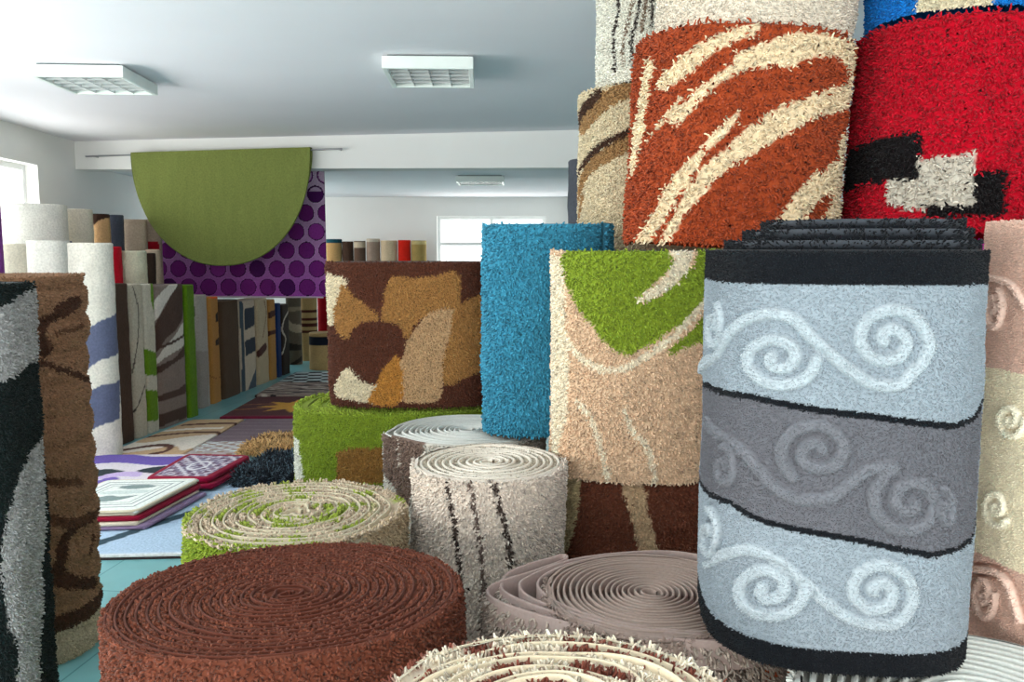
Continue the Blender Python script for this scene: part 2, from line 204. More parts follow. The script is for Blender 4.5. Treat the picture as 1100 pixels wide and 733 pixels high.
["scroll",[162,171,177],0.0213,1,[[-0.076,0.127],[-0.082,0.11],[-0.095,0.094],[-0.115,0.083],[-0.134,0.079],[-0.151,0.079],[-0.168,0.085],[-0.177,0.096],[-0.177,0.112],[-0.17,0.127],[-0.157,0.14],[-0.145,0.148],[-0.13,0.152],[-0.119,0.15],[-0.11,0.144],[-0.106,0.135],[-0.106,0.127],[-0.108,0.119],[-0.115,0.112],[-0.123,0.108],[-0.132,0.106],[-0.136,0.108],[-0.14,0.112],[-0.142,0.115],[-0.14,0.119],[-0.138,0.123]]],
["scroll",[162,171,177],0.0126,1,[[-0.288,0.207],[-0.269,0.209],[-0.258,0.205],[-0.247,0.199],[-0.243,0.188],[-0.241,0.177],[-0.243,0.165],[-0.247,0.154],[-0.254,0.144],[-0.262,0.136],[-0.275,0.131],[-0.286,0.129],[-0.303,0.127],[-0.316,0.129],[-0.327,0.133],[-0.333,0.138],[-0.327,0.148],[-0.318,0.157],[-0.309,0.165],[-0.301,0.171],[-0.29,0.175],[-0.282,0.177],[-0.275,0.177],[-0.275,0.173],[-0.271,0.171],[-0.271,0.167]]]],"pink":[["poly",[246,234,206],0,[[-0.495,0.521],[-0.363,0.53],[-0.281,0.53],[-0.183,0.544],[-0.162,0.2],[-0.256,0.188],[-0.357,0.186],[-0.491,0.17]]],
["poly",[138,100,86],0,[[-0.493,-0.018],[-0.33,0.008],[-0.204,-0.002],[-0.15,-0.004],[-0.118,-0.02],[-0.271,-0.02]]],
["scroll",[236,204,188],0.0136,1,[[-0.384,0.674],[-0.376,0.662],[-0.369,0.65],[-0.367,0.637],[-0.369,0.623],[-0.374,0.611],[-0.38,0.604],[-0.388,0.602],[-0.397,0.602],[-0.405,0.607],[-0.411,0.616],[-0.415,0.625],[-0.415,0.634],[-0.413,0.644],[-0.411,0.648],[-0.405,0.653],[-0.399,0.655],[-0.394,0.653],[-0.39,0.648],[-0.388,0.644],[-0.386,0.639],[-0.386,0.634],[-0.388,0.63],[-0.39,0.627],[-0.392,0.627],[-0.394,0.627]]],
["scroll",[248,240,216],0.0136,1,[[-0.294,0.454],[-0.296,0.442],[-0.302,0.431],[-0.311,0.422],[-0.321,0.419],[-0.334,0.419],[-0.344,0.422],[-0.35,0.429],[-0.355,0.438],[-0.353,0.447],[-0.348,0.456],[-0.34,0.463],[-0.332,0.466],[-0.325,0.466],[-0.317,0.463],[-0.313,0.459],[-0.311,0.454],[-0.311,0.449],[-0.315,0.442],[-0.317,0.44],[-0.321,0.438],[-0.325,0.438],[-0.33,0.438],[-0.332,0.44],[-0.332,0.445],[-0.332,0.447]]],
["scroll",[248,240,216],0.0136,1,[[-0.319,0.269],[-0.327,0.26],[-0.338,0.253],[-0.353,0.251],[-0.363,0.253],[-0.374,0.26],[-0.378,0.269],[-0.378,0.281],[-0.371,0.292],[-0.365,0.301],[-0.355,0.306],[-0.346,0.308],[-0.338,0.306],[-0.334,0.301],[-0.33,0.297],[-0.33,0.287],[-0.332,0.283],[-0.336,0.276],[-0.34,0.274],[-0.346,0.271],[-0.35,0.271],[-0.353,0.276],[-0.355,0.278],[-0.355,0.283],[-0.353,0.285],[-0.35,0.287]]],
["scroll",[236,204,188],0.0136,1,[[-0.334,0.128],[-0.336,0.109],[-0.342,0.093],[-0.35,0.082],[-0.363,0.072],[-0.374,0.072],[-0.386,0.075],[-0.394,0.084],[-0.399,0.096],[-0.399,0.109],[-0.392,0.123],[-0.386,0.133],[-0.376,0.14],[-0.369,0.14],[-0.363,0.137],[-0.357,0.133],[-0.353,0.126],[-0.355,0.116],[-0.357,0.109],[-0.361,0.103],[-0.365,0.1],[-0.367,0.1],[-0.374,0.1],[-0.376,0.103],[-0.376,0.107],[-0.376,0.109]]],
["scroll",[236,204,188],0.0136,1,[[-0.493,0.69],[-0.359,0.683],[-0.304,0.641]]],
["scroll",[236,204,188],0.0136,1,[[-0.443,0.135],[-0.325,0.167],[-0.277,0.105]]]],"r_cream":[["line",[70,62,60],0.0132,1,[[-0.05,1.208],[0.004,1.056],[-0.004,0.844],[-0.062,0.638],[-0.096,0.525]]],
["line",[70,62,60],0.0132,1,[[0.055,0.408],[-0.024,0.302],[-0.1,0.214]]]],"r_greensq":[["poly",[92,128,24],0,[[-0.12,0.712],[0.065,0.649],[0.065,0.459],[-0.131,0.494]]],
["poly",[92,128,24],0,[[-0.138,0.374],[0.065,0.335],[0.047,0.086],[-0.15,0.114]]],
["poly",[92,128,24],0,[[0.019,1.243],[0.065,1.243],[0.065,0.976],[0.018,1.081]]]],"r_swirl":[["poly",[74,54,46],1,[[-0.274,0.693],[-0.225,0.894],[-0.093,1.029],[0.099,1.202],[0.21,1.216],[0.21,0.963],[0.088,0.828],[-0.118,0.745],[-0.255,0.634]]],
["poly",[206,198,188],1,[[-0.276,0.876],[-0.218,1.094],[-0.001,1.205],[0.12,1.202],[-0.091,1.046],[-0.214,0.935]]],
["poly",[206,198,188],1,[[-0.282,0.551],[-0.159,0.665],[0.042,0.769],[0.21,0.866],[0.21,0.686],[0.031,0.624],[-0.165,0.586],[-0.283,0.513]]],
["line",[74,54,46],0.0243,1,[[-0.189,0.689],[-0.001,0.71],[0.21,0.752]]],
["poly",[74,54,46],1,[[-0.285,0.471],[-0.199,0.541],[0.027,0.572],[0.21,0.665],[0.21,0.579],[0.024,0.53],[-0.172,0.485],[-0.285,0.451]]],
["poly",[74,54,46],1,[[-0.295,0.246],[-0.185,0.291],[0.046,0.295],[0.21,0.323],[0.21,0.246],[0.001,0.24],[-0.216,0.236],[-0.297,0.205]]],
["poly",[74,54,46],1,[[-0.3,0.125],[-0.165,0.122],[0.21,0.125],[0.21,0.018],[-0.095,0.035],[-0.306,0.011]]]],"s_grey":[["poly",[40,34,34],0,[[-0.202,0.975],[-0.12,0.969],[-0.129,0.851],[-0.207,0.861]]],
["poly",[150,140,134],0,[[-0.219,0.557],[0.082,0.529],[0.034,-0.02],[-0.243,-0.02]]]],"s_tan":[["poly",[40,28,20],0,[[0.017,0.866],[0.083,0.896],[0.083,0.8],[0.011,0.788]]],
["poly",[40,28,20],0,[[-0.006,0.616],[0.083,0.64],[0.083,0.568],[-0.008,0.562]]],
["line",[120,78,40],0.0102,1,[[-0.119,0.278],[-0.017,0.239],[0.083,0.239]]],
["poly",[214,84,30],0,[[-0.099,1.062],[0.083,1.044],[0.083,1.014],[-0.1,1.038]]]],"s_blue":[["poly",[42,50,62],0,[[-0.121,0.871],[0.172,0.888],[0.172,0.685],[-0.115,0.644]]],
["poly",[42,50,62],0,[[-0.124,0.53],[0.172,0.558],[0.172,0.399],[-0.115,0.369]]],
["poly",[70,78,90],0,[[-0.107,-0.02],[0.172,0.222],[0.151,-0.02]]],
["line",[60,74,84],0.0563,1,[[-0.174,0.977],[-0.161,0.441],[-0.174,-0.02]]]],"s_cream":[["poly",[70,36,30],1,[[-0.148,0.39],[0.042,0.451],[0.064,0.376],[-0.151,0.312]]],
["line",[120,90,66],0.0157,1,[[0.054,0.93],[0.095,0.766],[-0.032,0.517]]]],"s_tan2":[["poly",[72,40,28],0,[[-0.104,0.79],[0.08,0.809],[0.08,0.737],[-0.106,0.71]]],
["poly",[72,40,28],0,[[-0.11,0.567],[0.08,0.57],[0.08,0.529],[-0.111,0.516]]]],"s_dark":[["line",[178,166,152],0.0253,1,[[0.102,0.755],[-0.061,0.661],[-0.112,0.538],[-0.021,0.422],[-0.12,0.261]]]],"w_stripe":[["poly",[98,104,130],0,[[-0.229,0.851],[-0.069,0.939],[0.048,1.006],[0.226,1.054],[0.226,0.762],[0.018,0.723],[-0.085,0.643],[-0.23,0.559]]],
["poly",[98,104,130],0,[[-0.229,0.378],[-0.094,0.488],[0.026,0.55],[0.212,0.559],[0.159,0.289],[-0.003,0.259],[-0.113,0.188],[-0.227,0.121]]]],"u_brown":[["poly",[190,152,110],1,[[-0.144,1.547],[-0.091,1.683],[-0.027,1.767],[0.046,1.799],[0.141,1.788],[0.141,1.531]]]],"u_band":[["poly",[160,18,34],0,[[-0.153,1.582],[0.061,1.582],[0.08,1.494],[-0.152,1.489]]]],"w_red":[],"f_tan":[["poly",[20,66,78],0,[[-0.4169,1.7821],[0.4169,1.7821],[0.4169,1.6116],[-0.4169,1.6116]]]],"f_band":[["poly",[190,170,146],0,[[-0.3149,1.6274],[0.3149,1.6274],[0.3149,1.534],[-0.3149,1.534]]]],"f_olive":[["poly",[190,170,120],0,[[-0.4137,1.6426],[0.4137,1.6426],[0.4137,1.5805],[-0.4137,1.5805]]]],"f_taupe":[["poly",[190,176,160],0,[[-0.3649,1.7824],[0.3649,1.7824],[0.3649,1.6272],[-0.3649,1.6272]]]],"b_short":[["poly",[26,30,42],0,[[-0.5217,0.4209],[0.5217,0.4209],[0.5217,0.3162],[-0.5217,0.3162]]]],"b_stripe":[["poly",[74,34,28],0,[[-0.3625,0.6938],[0.3625,0.6938],[0.3625,0.6562],[-0.3625,0.6562]]],
["poly",[74,34,28],0,[[-0.3625,0.5809],[0.3625,0.5809],[0.3625,0.5433],[-0.3625,0.5433]]],
["poly",[74,34,28],0,[[-0.3625,0.5055],[0.3625,0.5055],[0.3625,0.4678],[-0.3625,0.4678]]],
["poly",[74,34,28],0,[[-0.3625,0.4175],[0.3625,0.4175],[0.3625,0.3797],[-0.3625,0.3797]]]],"b_geo":[["poly",[170,152,128],0,[[-0.155,0.652],[-0.014,0.542],[0.152,0.508],[0.139,0.415],[-0.017,0.426],[-0.153,0.536]]],
["poly",[60,52,46],0,[[-0.154,0.302],[0.118,0.253],[0.113,0.183],[-0.154,0.196]]],
["poly",[60,52,46],0,[[-0.12,-0.02],[0.107,0.114],[0.105,0.042],[-0.072,-0.02]]],
["poly",[150,132,108],0,[[-0.156,0.745],[0.152,0.766],[0.152,0.706],[-0.156,0.699]]]]},
"FAR":[{"key":"r_brown","kind":"folded_rug","label":"plain brown folded rug standing first in the front row beside the blue-striped roll","cat":"folded rug","group":"upright folded rugs in the front row","base":[74,54,42]},{"key":"r_cream","kind":"folded_rug","label":"cream folded rug with thin dark curved lines next to the plain brown one","cat":"folded rug","group":"upright folded rugs in the front row","base":[186,176,158]},{"key":"r_greensq","kind":"folded_rug","label":"narrow cream folded rug with green squares in the front row","cat":"folded rug","group":"upright folded rugs in the front row","base":[190,182,166]},{"key":"r_swirl","kind":"folded_rug","label":"brown and grey folded rug with pale diagonal swirls at the front row end","cat":"folded rug","group":"upright folded rugs in the front row","base":[128,112,104]},{"key":"r_green","kind":"folded_rug","label":"narrow plain green folded rug closing the front row","cat":"folded rug","group":"upright folded rugs in the front row","base":[84,120,18]},{"key":"s_grey","kind":"folded_rug","label":"light grey folded rug with a small dark square, first behind the green one","cat":"folded rug","group":"upright folded rugs in the back row","base":[168,160,154]},{"key":"s_tan","kind":"folded_rug","label":"orange tan folded rug with small black marks in the back row","cat":"folded rug","group":"upright folded rugs in the back row","base":[168,118,60]},{"key":"s_brown","kind":"folded_rug","label":"plain dark brown folded rug in the back row under the purple rug","cat":"folded rug","group":"upright folded rugs in the back row","base":[78,58,42]},{"key":"s_blue","kind":"folded_rug","label":"folded rug with slate blue and cream slanted blocks in the back row","cat":"folded rug","group":"upright folded rugs in the back row","base":[190,172,152]},{"key":"s_cream","kind":"folded_rug","label":"cream folded rug with two brown marks in the back row","cat":"folded rug","group":"upright folded rugs in the back row","base":[180,160,132]},{"key":"s_tan2","kind":"folded_rug","label":"narrow tan folded rug with brown marks beside a navy one","cat":"folded rug","group":"upright folded rugs in the back row","base":[170,122,64]},{"key":"s_navy","kind":"folded_rug","label":"narrow navy blue folded rug in the back row","cat":"folded rug","group":"upright folded rugs in the back row","base":[22,46,92]},{"key":"s_dark","kind":"folded_rug","label":"dark brown folded rug with pale curved stripes ending the back row","cat":"folded rug","group":"upright folded rugs in the back row","base":[48,38,32]},{"key":"w_purple","kind":"carpet_roll","label":"purple roll at the left edge of the picture by the window","cat":"carpet roll","group":"rolls along the left wall","base":[120,50,130]},{"key":"w_cream","kind":"carpet_roll","label":"cream roll half hidden behind the white one, leftmost below the window","cat":"carpet roll","group":"rolls along the left wall","base":[214,206,188]},{"key":"w_white","kind":"carpet_roll","label":"plump white roll standing under the two-tier stack by the window","cat":"carpet roll","group":"rolls along the left wall","base":[222,220,212]},{"key":"w_grey","kind":"carpet_roll","label":"slate grey roll showing as a sliver between two white rolls","cat":"carpet roll","group":"rolls along the left wall","base":[88,92,112]},{"key":"w_stripe","kind":"carpet_roll","label":"tall white roll with slanted slate blue stripes","cat":"carpet roll","group":"rolls along the left wall","base":[224,218,206]},{"key":"w_red","kind":"carpet_roll","label":"plain red roll standing beside the tall blue-striped roll","cat":"carpet roll","group":"rolls along the left wall","base":[176,14,34]},{"key":"w_pale","kind":"carpet_roll","label":"short pale cream roll standing right of the plain red one","cat":"carpet roll","group":"rolls along the left wall","base":[206,202,178]},{"key":"w_brown","kind":"carpet_roll","label":"dark brown roll standing right of the pale cream one","cat":"carpet roll","group":"rolls along the left wall","base":[52,38,32]},{"key":"w_beigered","kind":"carpet_roll","label":"beige roll standing beside the hanging purple rug","cat":"carpet roll","group":"rolls along the left wall","base":[192,170,150]},{"key":"u_white","kind":"carpet_roll","label":"thick white roll rising behind the others just below the left window","cat":"carpet roll","group":"taller rolls behind the white ones at the left wall","base":[222,220,212]},{"key":"u_cream","kind":"carpet_roll","label":"cream roll rising right of the thick white one below the window","cat":"carpet roll","group":"taller rolls behind the white ones at the left wall","base":[208,200,184]},{"key":"u_brown","kind":"carpet_roll","label":"brown roll with a tan oval at its top, behind the red roll","cat":"carpet roll","group":"taller rolls behind the white ones at the left wall","base":[54,36,28]},{"key":"u_grey","kind":"carpet_roll","label":"dark slate grey roll beside the roll with a tan oval","cat":"carpet roll","group":"taller rolls behind the white ones at the left wall","base":[66,70,82]},{"key":"u_beige","kind":"carpet_roll","label":"plain beige roll right of the dark slate grey one","cat":"carpet roll","group":"taller rolls behind the white ones at the left wall","base":[178,160,142]},{"key":"u_band","kind":"carpet_roll","label":"beige roll with a red band next to the green half circle rug","cat":"carpet roll","group":"taller rolls behind the white ones at the left wall","base":[186,166,148]},{"key":"f_tan","kind":"carpet_roll","label":"tan roll with a dark teal top against the far wall","cat":"carpet roll","group":"rolls standing against the far wall","base":[178,140,92]},{"key":"f_brown","kind":"carpet_roll","label":"dark brown roll against the far wall beside the tan one","cat":"carpet roll","group":"rolls standing against the far wall","base":[70,50,40]},{"key":"f_band","kind":"carpet_roll","label":"brown roll with a cream band against the far wall","cat":"carpet roll","group":"rolls standing against the far wall","base":[92,70,58]},{"key":"f_taupe","kind":"carpet_roll","label":"greyish brown roll against the far wall, left of the beige one","cat":"carpet roll","group":"rolls standing against the far wall","base":[146,124,110]},{"key":"f_beige","kind":"carpet_roll","label":"wide beige roll standing left of the red one at the far wall","cat":"carpet roll","group":"rolls standing against the far wall","base":[196,172,142]},{"key":"f_red","kind":"carpet_roll","label":"bright red roll against the far wall","cat":"carpet roll","group":"rolls standing against the far wall","base":[208,36,22]},{"key":"f_olive","kind":"carpet_roll","label":"olive tan roll right of the bright red one at the far wall","cat":"carpet roll","group":"rolls standing against the far wall","base":[158,132,78]},{"key":"b_geo","kind":"carpet_roll","label":"grey taupe roll with pale chevrons at the end of the aisle","cat":"carpet roll","group":"rolls at the end of the aisle","base":[104,92,78]},{"key":"b_stripe","kind":"carpet_roll","label":"tan roll with dark brown stripes beyond the purple rug","cat":"carpet roll","group":"rolls at the end of the aisle","base":[172,142,96]},{"key":"b_red","kind":"carpet_roll","label":"dark red roll beyond the purple rug","cat":"carpet roll","group":"rolls at the end of the aisle","base":[152,12,26]},{"key":"b_short","kind":"carpet_roll","label":"short tan roll with a dark band standing before the dark red one","cat":"carpet roll","group":"rolls at the end of the aisle","base":[178,148,100]}]}''')

import bpy
rng = np.random.default_rng(7)
scene = bpy.context.scene
COL = scene.collection


# ---------------------------------------------------------------- small helpers
def lin(c):
    c = np.asarray(c, float) / 255.0
    return np.where(c <= 0.04045, c / 12.92, ((c + 0.055) / 1.055) ** 2.4)


def link(o, parent=None):
    COL.objects.link(o)
    if parent is not None:
        o.parent = parent
    return o


def tag(o, label=None, cat=None, group=None, kind=None):
    if label: o['label'] = label
    if cat: o['category'] = cat
    if group: o['group'] = group
    if kind: o['kind'] = kind
    return o


def empty(name, loc, rot=(0, 0, 0)):
    o = bpy.data.objects.new(name, None)
    o.empty_display_size = 0.05
    o.location = loc
    o.rotation_euler = rot
    return link(o)


def noise2(x, y, freq, seed=0):
    """smooth value noise in -1..1"""
    g = np.random.default_rng(seed).uniform(-1, 1, (64, 64))
    x, y = np.asarray(x) * freq, np.asarray(y) * freq
    i, j = np.floor(x).astype(int), np.floor(y).astype(int)
    f, h = x - i, y - j
    f, h = f * f * (3 - 2 * f), h * h * (3 - 2 * h)
    a, b, c, d = g[i % 64, j % 64], g[(i + 1) % 64, j % 64], g[i % 64, (j + 1) % 64], g[(i + 1) % 64, (j + 1) % 64]
    return (a * (1 - f) + b * f) * (1 - h) + (c * (1 - f) + d * f) * h


class Buf:
    """collects vertices, quads, triangles and a yarn colour per vertex"""
    def __init__(s):
        s.v, s.q, s.t, s.c, s.n = [], [], [], [], 0

    def add(s, v, q=None, t=None, c=(0.5, 0.5, 0.5)):
        v = np.asarray(v, float).reshape(-1, 3)
        c = np.asarray(c, float)
        s.v.append(v)
        s.c.append(np.broadcast_to(c, v.shape) if c.ndim == 1 else c)
        if q is not None: s.q.append(np.asarray(q).reshape(-1, 4) + s.n)
        if t is not None: s.t.append(np.asarray(t).reshape(-1, 3) + s.n)
        s.n += len(v)

    def grid(s, P, c, wrap=False, flip=False):
        """P: (rows, cols, 3)"""
        r, k = P.shape[:2]
        i = np.arange(r * k).reshape(r, k)
        if wrap: i = np.concatenate([i, i[:, :1]], 1)
        q = np.stack([i[:-1, :-1], i[:-1, 1:], i[1:, 1:], i[1:, :-1]], -1).reshape(-1, 4)
        if flip: q = q[:, ::-1]
        c = np.asarray(c, float)
        s.add(P.reshape(-1, 3), q, None, c if c.ndim == 1 else c.reshape(-1, 3))

    def box(s, lo, hi, c=(0.5, 0.5, 0.5)):
        x0, y0, z0 = lo; x1, y1, z1 = hi
        v = [(x0, y0, z0), (x1, y0, z0), (x1, y1, z0), (x0, y1, z0), (x0, y0, z1), (x1, y0, z1), (x1, y1, z1), (x0, y1, z1)]
        s.add(v, [(0, 3, 2, 1), (4, 5, 6, 7), (0, 1, 5, 4), (1, 2, 6, 5), (2, 3, 7, 6), (3, 0, 4, 7)], None, c)

    def tube(s, pts, r, c=(0.5, 0.5, 0.5), k=10, caps=True):
        P = np.asarray(pts, float)
        T = np.gradient(P, axis=0); T /= np.linalg.norm(T, axis=1, keepdims=True)
        up = np.array([0, 0, 1.0]) if abs(T[:, 2]).max() < .95 else np.array([0, 1.0, 0.02])
        U = np.cross(T, up); U /= np.linalg.norm(U, axis=1, keepdims=True) + 1e-9
        W = np.cross(U, T)
        a = np.linspace(0, 2 * math.pi, k, endpoint=False)
        R = P[:, None] + r * (np.cos(a)[None, :, None] * U[:, None] + np.sin(a)[None, :, None] * W[:, None])
        n0 = s.n
        s.grid(R, c, wrap=True)
        if caps:
            for row, rev in ((0, True), (len(P) - 1, False)):
                cen = P[row]
                v = np.concatenate([R[row], cen[None]])
                t = [(i, (i + 1) % k, k) for i in range(k)]
                s.add(v, None, [x[::-1] for x in t] if not rev else t, c)

    def build(s, name, mat, parent=None, smooth=True, bevel=0.0):
        v = np.concatenate(s.v).astype(np.float32)
        c = np.concatenate(s.c).astype(np.float32)
        q = np.concatenate(s.q) if s.q else np.zeros((0, 4), int)
        t = np.concatenate(s.t) if s.t else np.zeros((0, 3), int)
        me = bpy.data.meshes.new(name)
        me.vertices.add(len(v)); me.vertices.foreach_set('co', v.ravel())
        me.loops.add(q.size + t.size)
        me.loops.foreach_set('vertex_index', np.concatenate([q.ravel(), t.ravel()]).astype(np.int32))
        me.polygons.add(len(q) + len(t))
        st = np.concatenate([np.arange(len(q)) * 4, q.size + np.arange(len(t)) * 3]).astype(np.int32)
        me.polygons.foreach_set('loop_start', st)
        me.update(calc_edges=True)
        me.polygons.foreach_set('use_smooth', np.full(len(me.polygons), smooth, dtype=bool))
        at = me.color_attributes.new('yarn', 'FLOAT_COLOR', 'POINT')
        at.data.foreach_set('color', np.concatenate([c, np.ones((len(c), 1), np.float32)], 1).ravel())
        me.materials.append(mat)
        o = bpy.data.objects.new(name, me)
        if bevel:
            m = o.modifiers.new('bevel', 'BEVEL'); m.width = bevel; m.segments = 2
        return link(o, parent)


# ---------------------------------------------------------------- materials
def material(name):
    m = bpy.data.materials.new(name); m.use_nodes = True
    nt = m.node_tree; b = nt.nodes['Principled BSDF']
    return m, nt, b


def yarn_material(name, rough=0.95, sheen=0.06, vary=0.12, scale=90.0, bump=0.0):
    """dyed yarn: the colour each tuft was dyed, with a little unevenness from fibre to fibre"""
    m, nt, b = material(name)
    at = nt.nodes.new('ShaderNodeAttribute'); at.attribute_name = 'yarn'
    tc = nt.nodes.new('ShaderNodeTexCoord')
    nz = nt.nodes.new('ShaderNodeTexNoise'); nz.inputs['Scale'].default_value = scale; nz.inputs['Detail'].default_value = 3
    nt.links.new(tc.outputs['Object'], nz.inputs['Vector'])
    mr = nt.nodes.new('ShaderNodeMapRange'); mr.inputs['To Min'].default_value = 1 - vary * 2; mr.inputs['To Max'].default_value = 1 + vary * 2
    nt.links.new(nz.outputs['Fac'], mr.inputs['Value'])
    mx = nt.nodes.new('ShaderNodeVectorMath'); mx.operation = 'SCALE'
    nt.links.new(at.outputs['Color'], mx.inputs[0]); nt.links.new(mr.outputs['Result'], mx.inputs['Scale'])
    nt.links.new(mx.outputs['Vector'], b.inputs['Base Color'])
    b.inputs['Roughness'].default_value = rough
    b.inputs['Specular IOR Level'].default_value = 0.05
    b.inputs['Sheen Weight'].default_value = sheen
    b.inputs['Sheen Roughness'].default_value = 0.6
    if bump:
        bp = nt.nodes.new('ShaderNodeBump'); bp.inputs['Strength'].default_value = bump; bp.inputs['Distance'].default_value = 0.01
        nt.links.new(nz.outputs['Fac'], bp.inputs['Height']); nt.links.new(bp.outputs['Normal'], b.inputs['Normal'])
    return m


def plain(name, col, rough=0.6, metal=0.0, vary=0.04, scale=6.0, bump=0.0, spec=0.3):
    m, nt, b = material(name)
    tc = nt.nodes.new('ShaderNodeTexCoord')
    nz = nt.nodes.new('ShaderNodeTexNoise'); nz.inputs['Scale'].default_value = scale; nz.inputs['Detail'].default_value = 4
    nt.links.new(tc.outputs['Object'], nz.inputs['Vector'])
    cr = nt.nodes.new('ShaderNodeValToRGB')
    c = lin(col)
    cr.color_ramp.elements[0].position = .3; cr.color_ramp.elements[1].position = .7
    cr.color_ramp.elements[0].color = (*np.clip(c * (1 - vary), 0, 1), 1); cr.color_ramp.elements[1].color = (*np.clip(c * (1 + vary), 0, 1), 1)
    nt.links.new(nz.outputs['Fac'], cr.inputs['Fac']); nt.links.new(cr.outputs['Color'], b.inputs['Base Color'])
    b.inputs['Roughness'].default_value = rough; b.inputs['Metallic'].default_value = metal
    b.inputs['Specular IOR Level'].default_value = spec
    if bump:
        bp = nt.nodes.new('ShaderNodeBump'); bp.inputs['Strength'].default_value = bump; bp.inputs['Distance'].default_value = 0.004
        nt.links.new(nz.outputs['Fac'], bp.inputs['Height']); nt.links.new(bp.outputs['Normal'], b.inputs['Normal'])
    return m


PILE = yarn_material('carpet_pile', vary=.10, scale=120)
FLATPILE = yarn_material('short_pile', vary=.16, scale=70, bump=.5)
BACKING = yarn_material('woven_backing', rough=.8, sheen=.05, vary=.08, scale=160)
WALL = plain('white_wall_paint', (231, 231, 229), .85, vary=.015, scale=2, spec=.15)
CEIL = plain('white_ceiling_paint', (238, 236, 241), .9, vary=.012, scale=1.5, spec=.1)
FRAME = plain('white_window_frame', (236, 238, 238), .4)
METAL = plain('brushed_pole', (150, 152, 156), .35, metal=.8)
LAMPWHITE = plain('lamp_enamel', (228, 236, 232), .4)
LOUVRE = plain('polished_louvre', (224, 228, 228), .25, metal=.55, vary=.02)
LAMPIN = plain('lamp_reflector', (120, 128, 130), .35, metal=.2)
TUBE = plain('unlit_tube_glass', (214, 224, 226), .25)


def tile_material():
    m, nt, b = material('teal_floor_tiles')
    tc = nt.nodes.new('ShaderNodeTexCoord')
    mp = nt.nodes.new('ShaderNodeMapping'); mp.inputs['Rotation'].default_value = (0, 0, math.radians(7)); mp.inputs['Location'].default_value = (.11, .2, 0)
    br = nt.nodes.new('ShaderNodeTexBrick'); br.offset = 0.0
    br.inputs['Scale'].default_value = 1.0; br.inputs['Brick Width'].default_value = .45; br.inputs['Row Height'].default_value = .45
    br.inputs['Mortar Size'].default_value = .004; br.inputs['Mortar Smooth'].default_value = .3
    br.inputs['Color1'].default_value = (*lin((104, 162, 170)), 1); br.inputs['Color2'].default_value = (*lin((118, 172, 176)), 1)
    br.inputs['Mortar'].default_value = (*lin((70, 128, 134)), 1)
    nz = nt.nodes.new('ShaderNodeTexNoise'); nz.inputs['Scale'].default_value = 5; nz.inputs['Detail'].default_value = 5
    mr = nt.nodes.new('ShaderNodeMapRange'); mr.inputs['To Min'].default_value = .8; mr.inputs['To Max'].default_value = 1.2
    mx = nt.nodes.new('ShaderNodeVectorMath'); mx.operation = 'SCALE'
    nt.links.new(tc.outputs['Object'], mp.inputs['Vector']); nt.links.new(mp.outputs['Vector'], br.inputs['Vector'])
    nt.links.new(tc.outputs['Object'], nz.inputs['Vector']); nt.links.new(nz.outputs['Fac'], mr.inputs['Value'])
    nt.links.new(br.outputs['Color'], mx.inputs[0]); nt.links.new(mr.outputs['Result'], mx.inputs['Scale'])
    nt.links.new(mx.outputs['Vector'], b.inputs['Base Color'])
    b.inputs['Roughness'].default_value = .28; b.inputs['Specular IOR Level'].default_value = .4
    return m


def glass_material():
    m = bpy.data.materials.new('window_glass'); m.use_nodes = True
    nt = m.node_tree; nt.nodes.clear()
    out = nt.nodes.new('ShaderNodeOutputMaterial'); mix = nt.nodes.new('ShaderNodeMixShader')
    tr = nt.nodes.new('ShaderNodeBsdfTransparent'); gl = nt.nodes.new('ShaderNodeBsdfGlossy'); gl.inputs['Roughness'].default_value = .02
    mix.inputs[0].default_value = .06
    tr.inputs['Color'].default_value = (.96, .98, .98, 1)
    nt.links.new(tr.outputs[0], mix.inputs[1]); nt.links.new(gl.outputs[0], mix.inputs[2])
    nt.links.new(mix.outputs[0], out.inputs[0])
    return m


GLASS = glass_material()


# ---------------------------------------------------------------- patterns woven into a rug
def in_poly(x, y, pts):
    P = np.asarray(pts, float)
    r = np.zeros(x.shape, bool)
    for (x1, y1), (x2, y2) in zip(P, np.roll(P, -1, 0)):
        c = (y1 > y) != (y2 > y)
        if y2 != y1:
            r ^= c & (x < (x2 - x1) * (y - y1) / (y2 - y1) + x1)
    return r


def line_dist(x, y, pts):
    P = np.asarray(pts, float)
    d = np.full(x.shape, 1e9)
    for (x1, y1), (x2, y2) in zip(P[:-1], P[1:]):
        dx, dy = x2 - x1, y2 - y1
        L = dx * dx + dy * dy
        if L < 1e-12: continue
        t = np.clip(((x - x1) * dx + (y - y1) * dy) / L, 0, 1)
        d = np.minimum(d, np.hypot(x - x1 - t * dx, y - y1 - t * dy))
    return d


def pattern(layers, base, x, y):
    """colour (linear) and relief at pattern coordinates"""
    c = np.broadcast_to(lin(base), x.shape + (3,)).copy()
    relief = np.zeros(x.shape)
    for l in layers:
        if l[0] == 'poly':
            pts = catmull(l[3], True, 5) if l[2] else l[3]
            c[in_poly(x, y, pts)] = lin(l[1])
        else:
            pts = catmull(l[4], False, 5) if l[3] else l[4]
            d = line_dist(x, y, pts); w = l[2] / 2
            if l[0] == 'line':
                c[d < w] = lin(l[1])
            else:                                   # carved scroll: a raised cord between two cut grooves
                t = np.clip(d / w, 0, 3)
                k = np.clip((1.02 - t) / .25, 0, 1)[..., None]
                own = np.clip(np.linalg.norm(c - lin((16, 19, 24)), axis=-1) / .06, 0, 1)[..., None]
                c = c * (1 - k * own) + lin(l[1]) * k * own
                relief = np.maximum(relief, .009 * np.clip((1 - t) / .4, 0, 1)) - .012 * np.exp(-((d - w - .0034) / .0034) ** 2)
    return c, relief


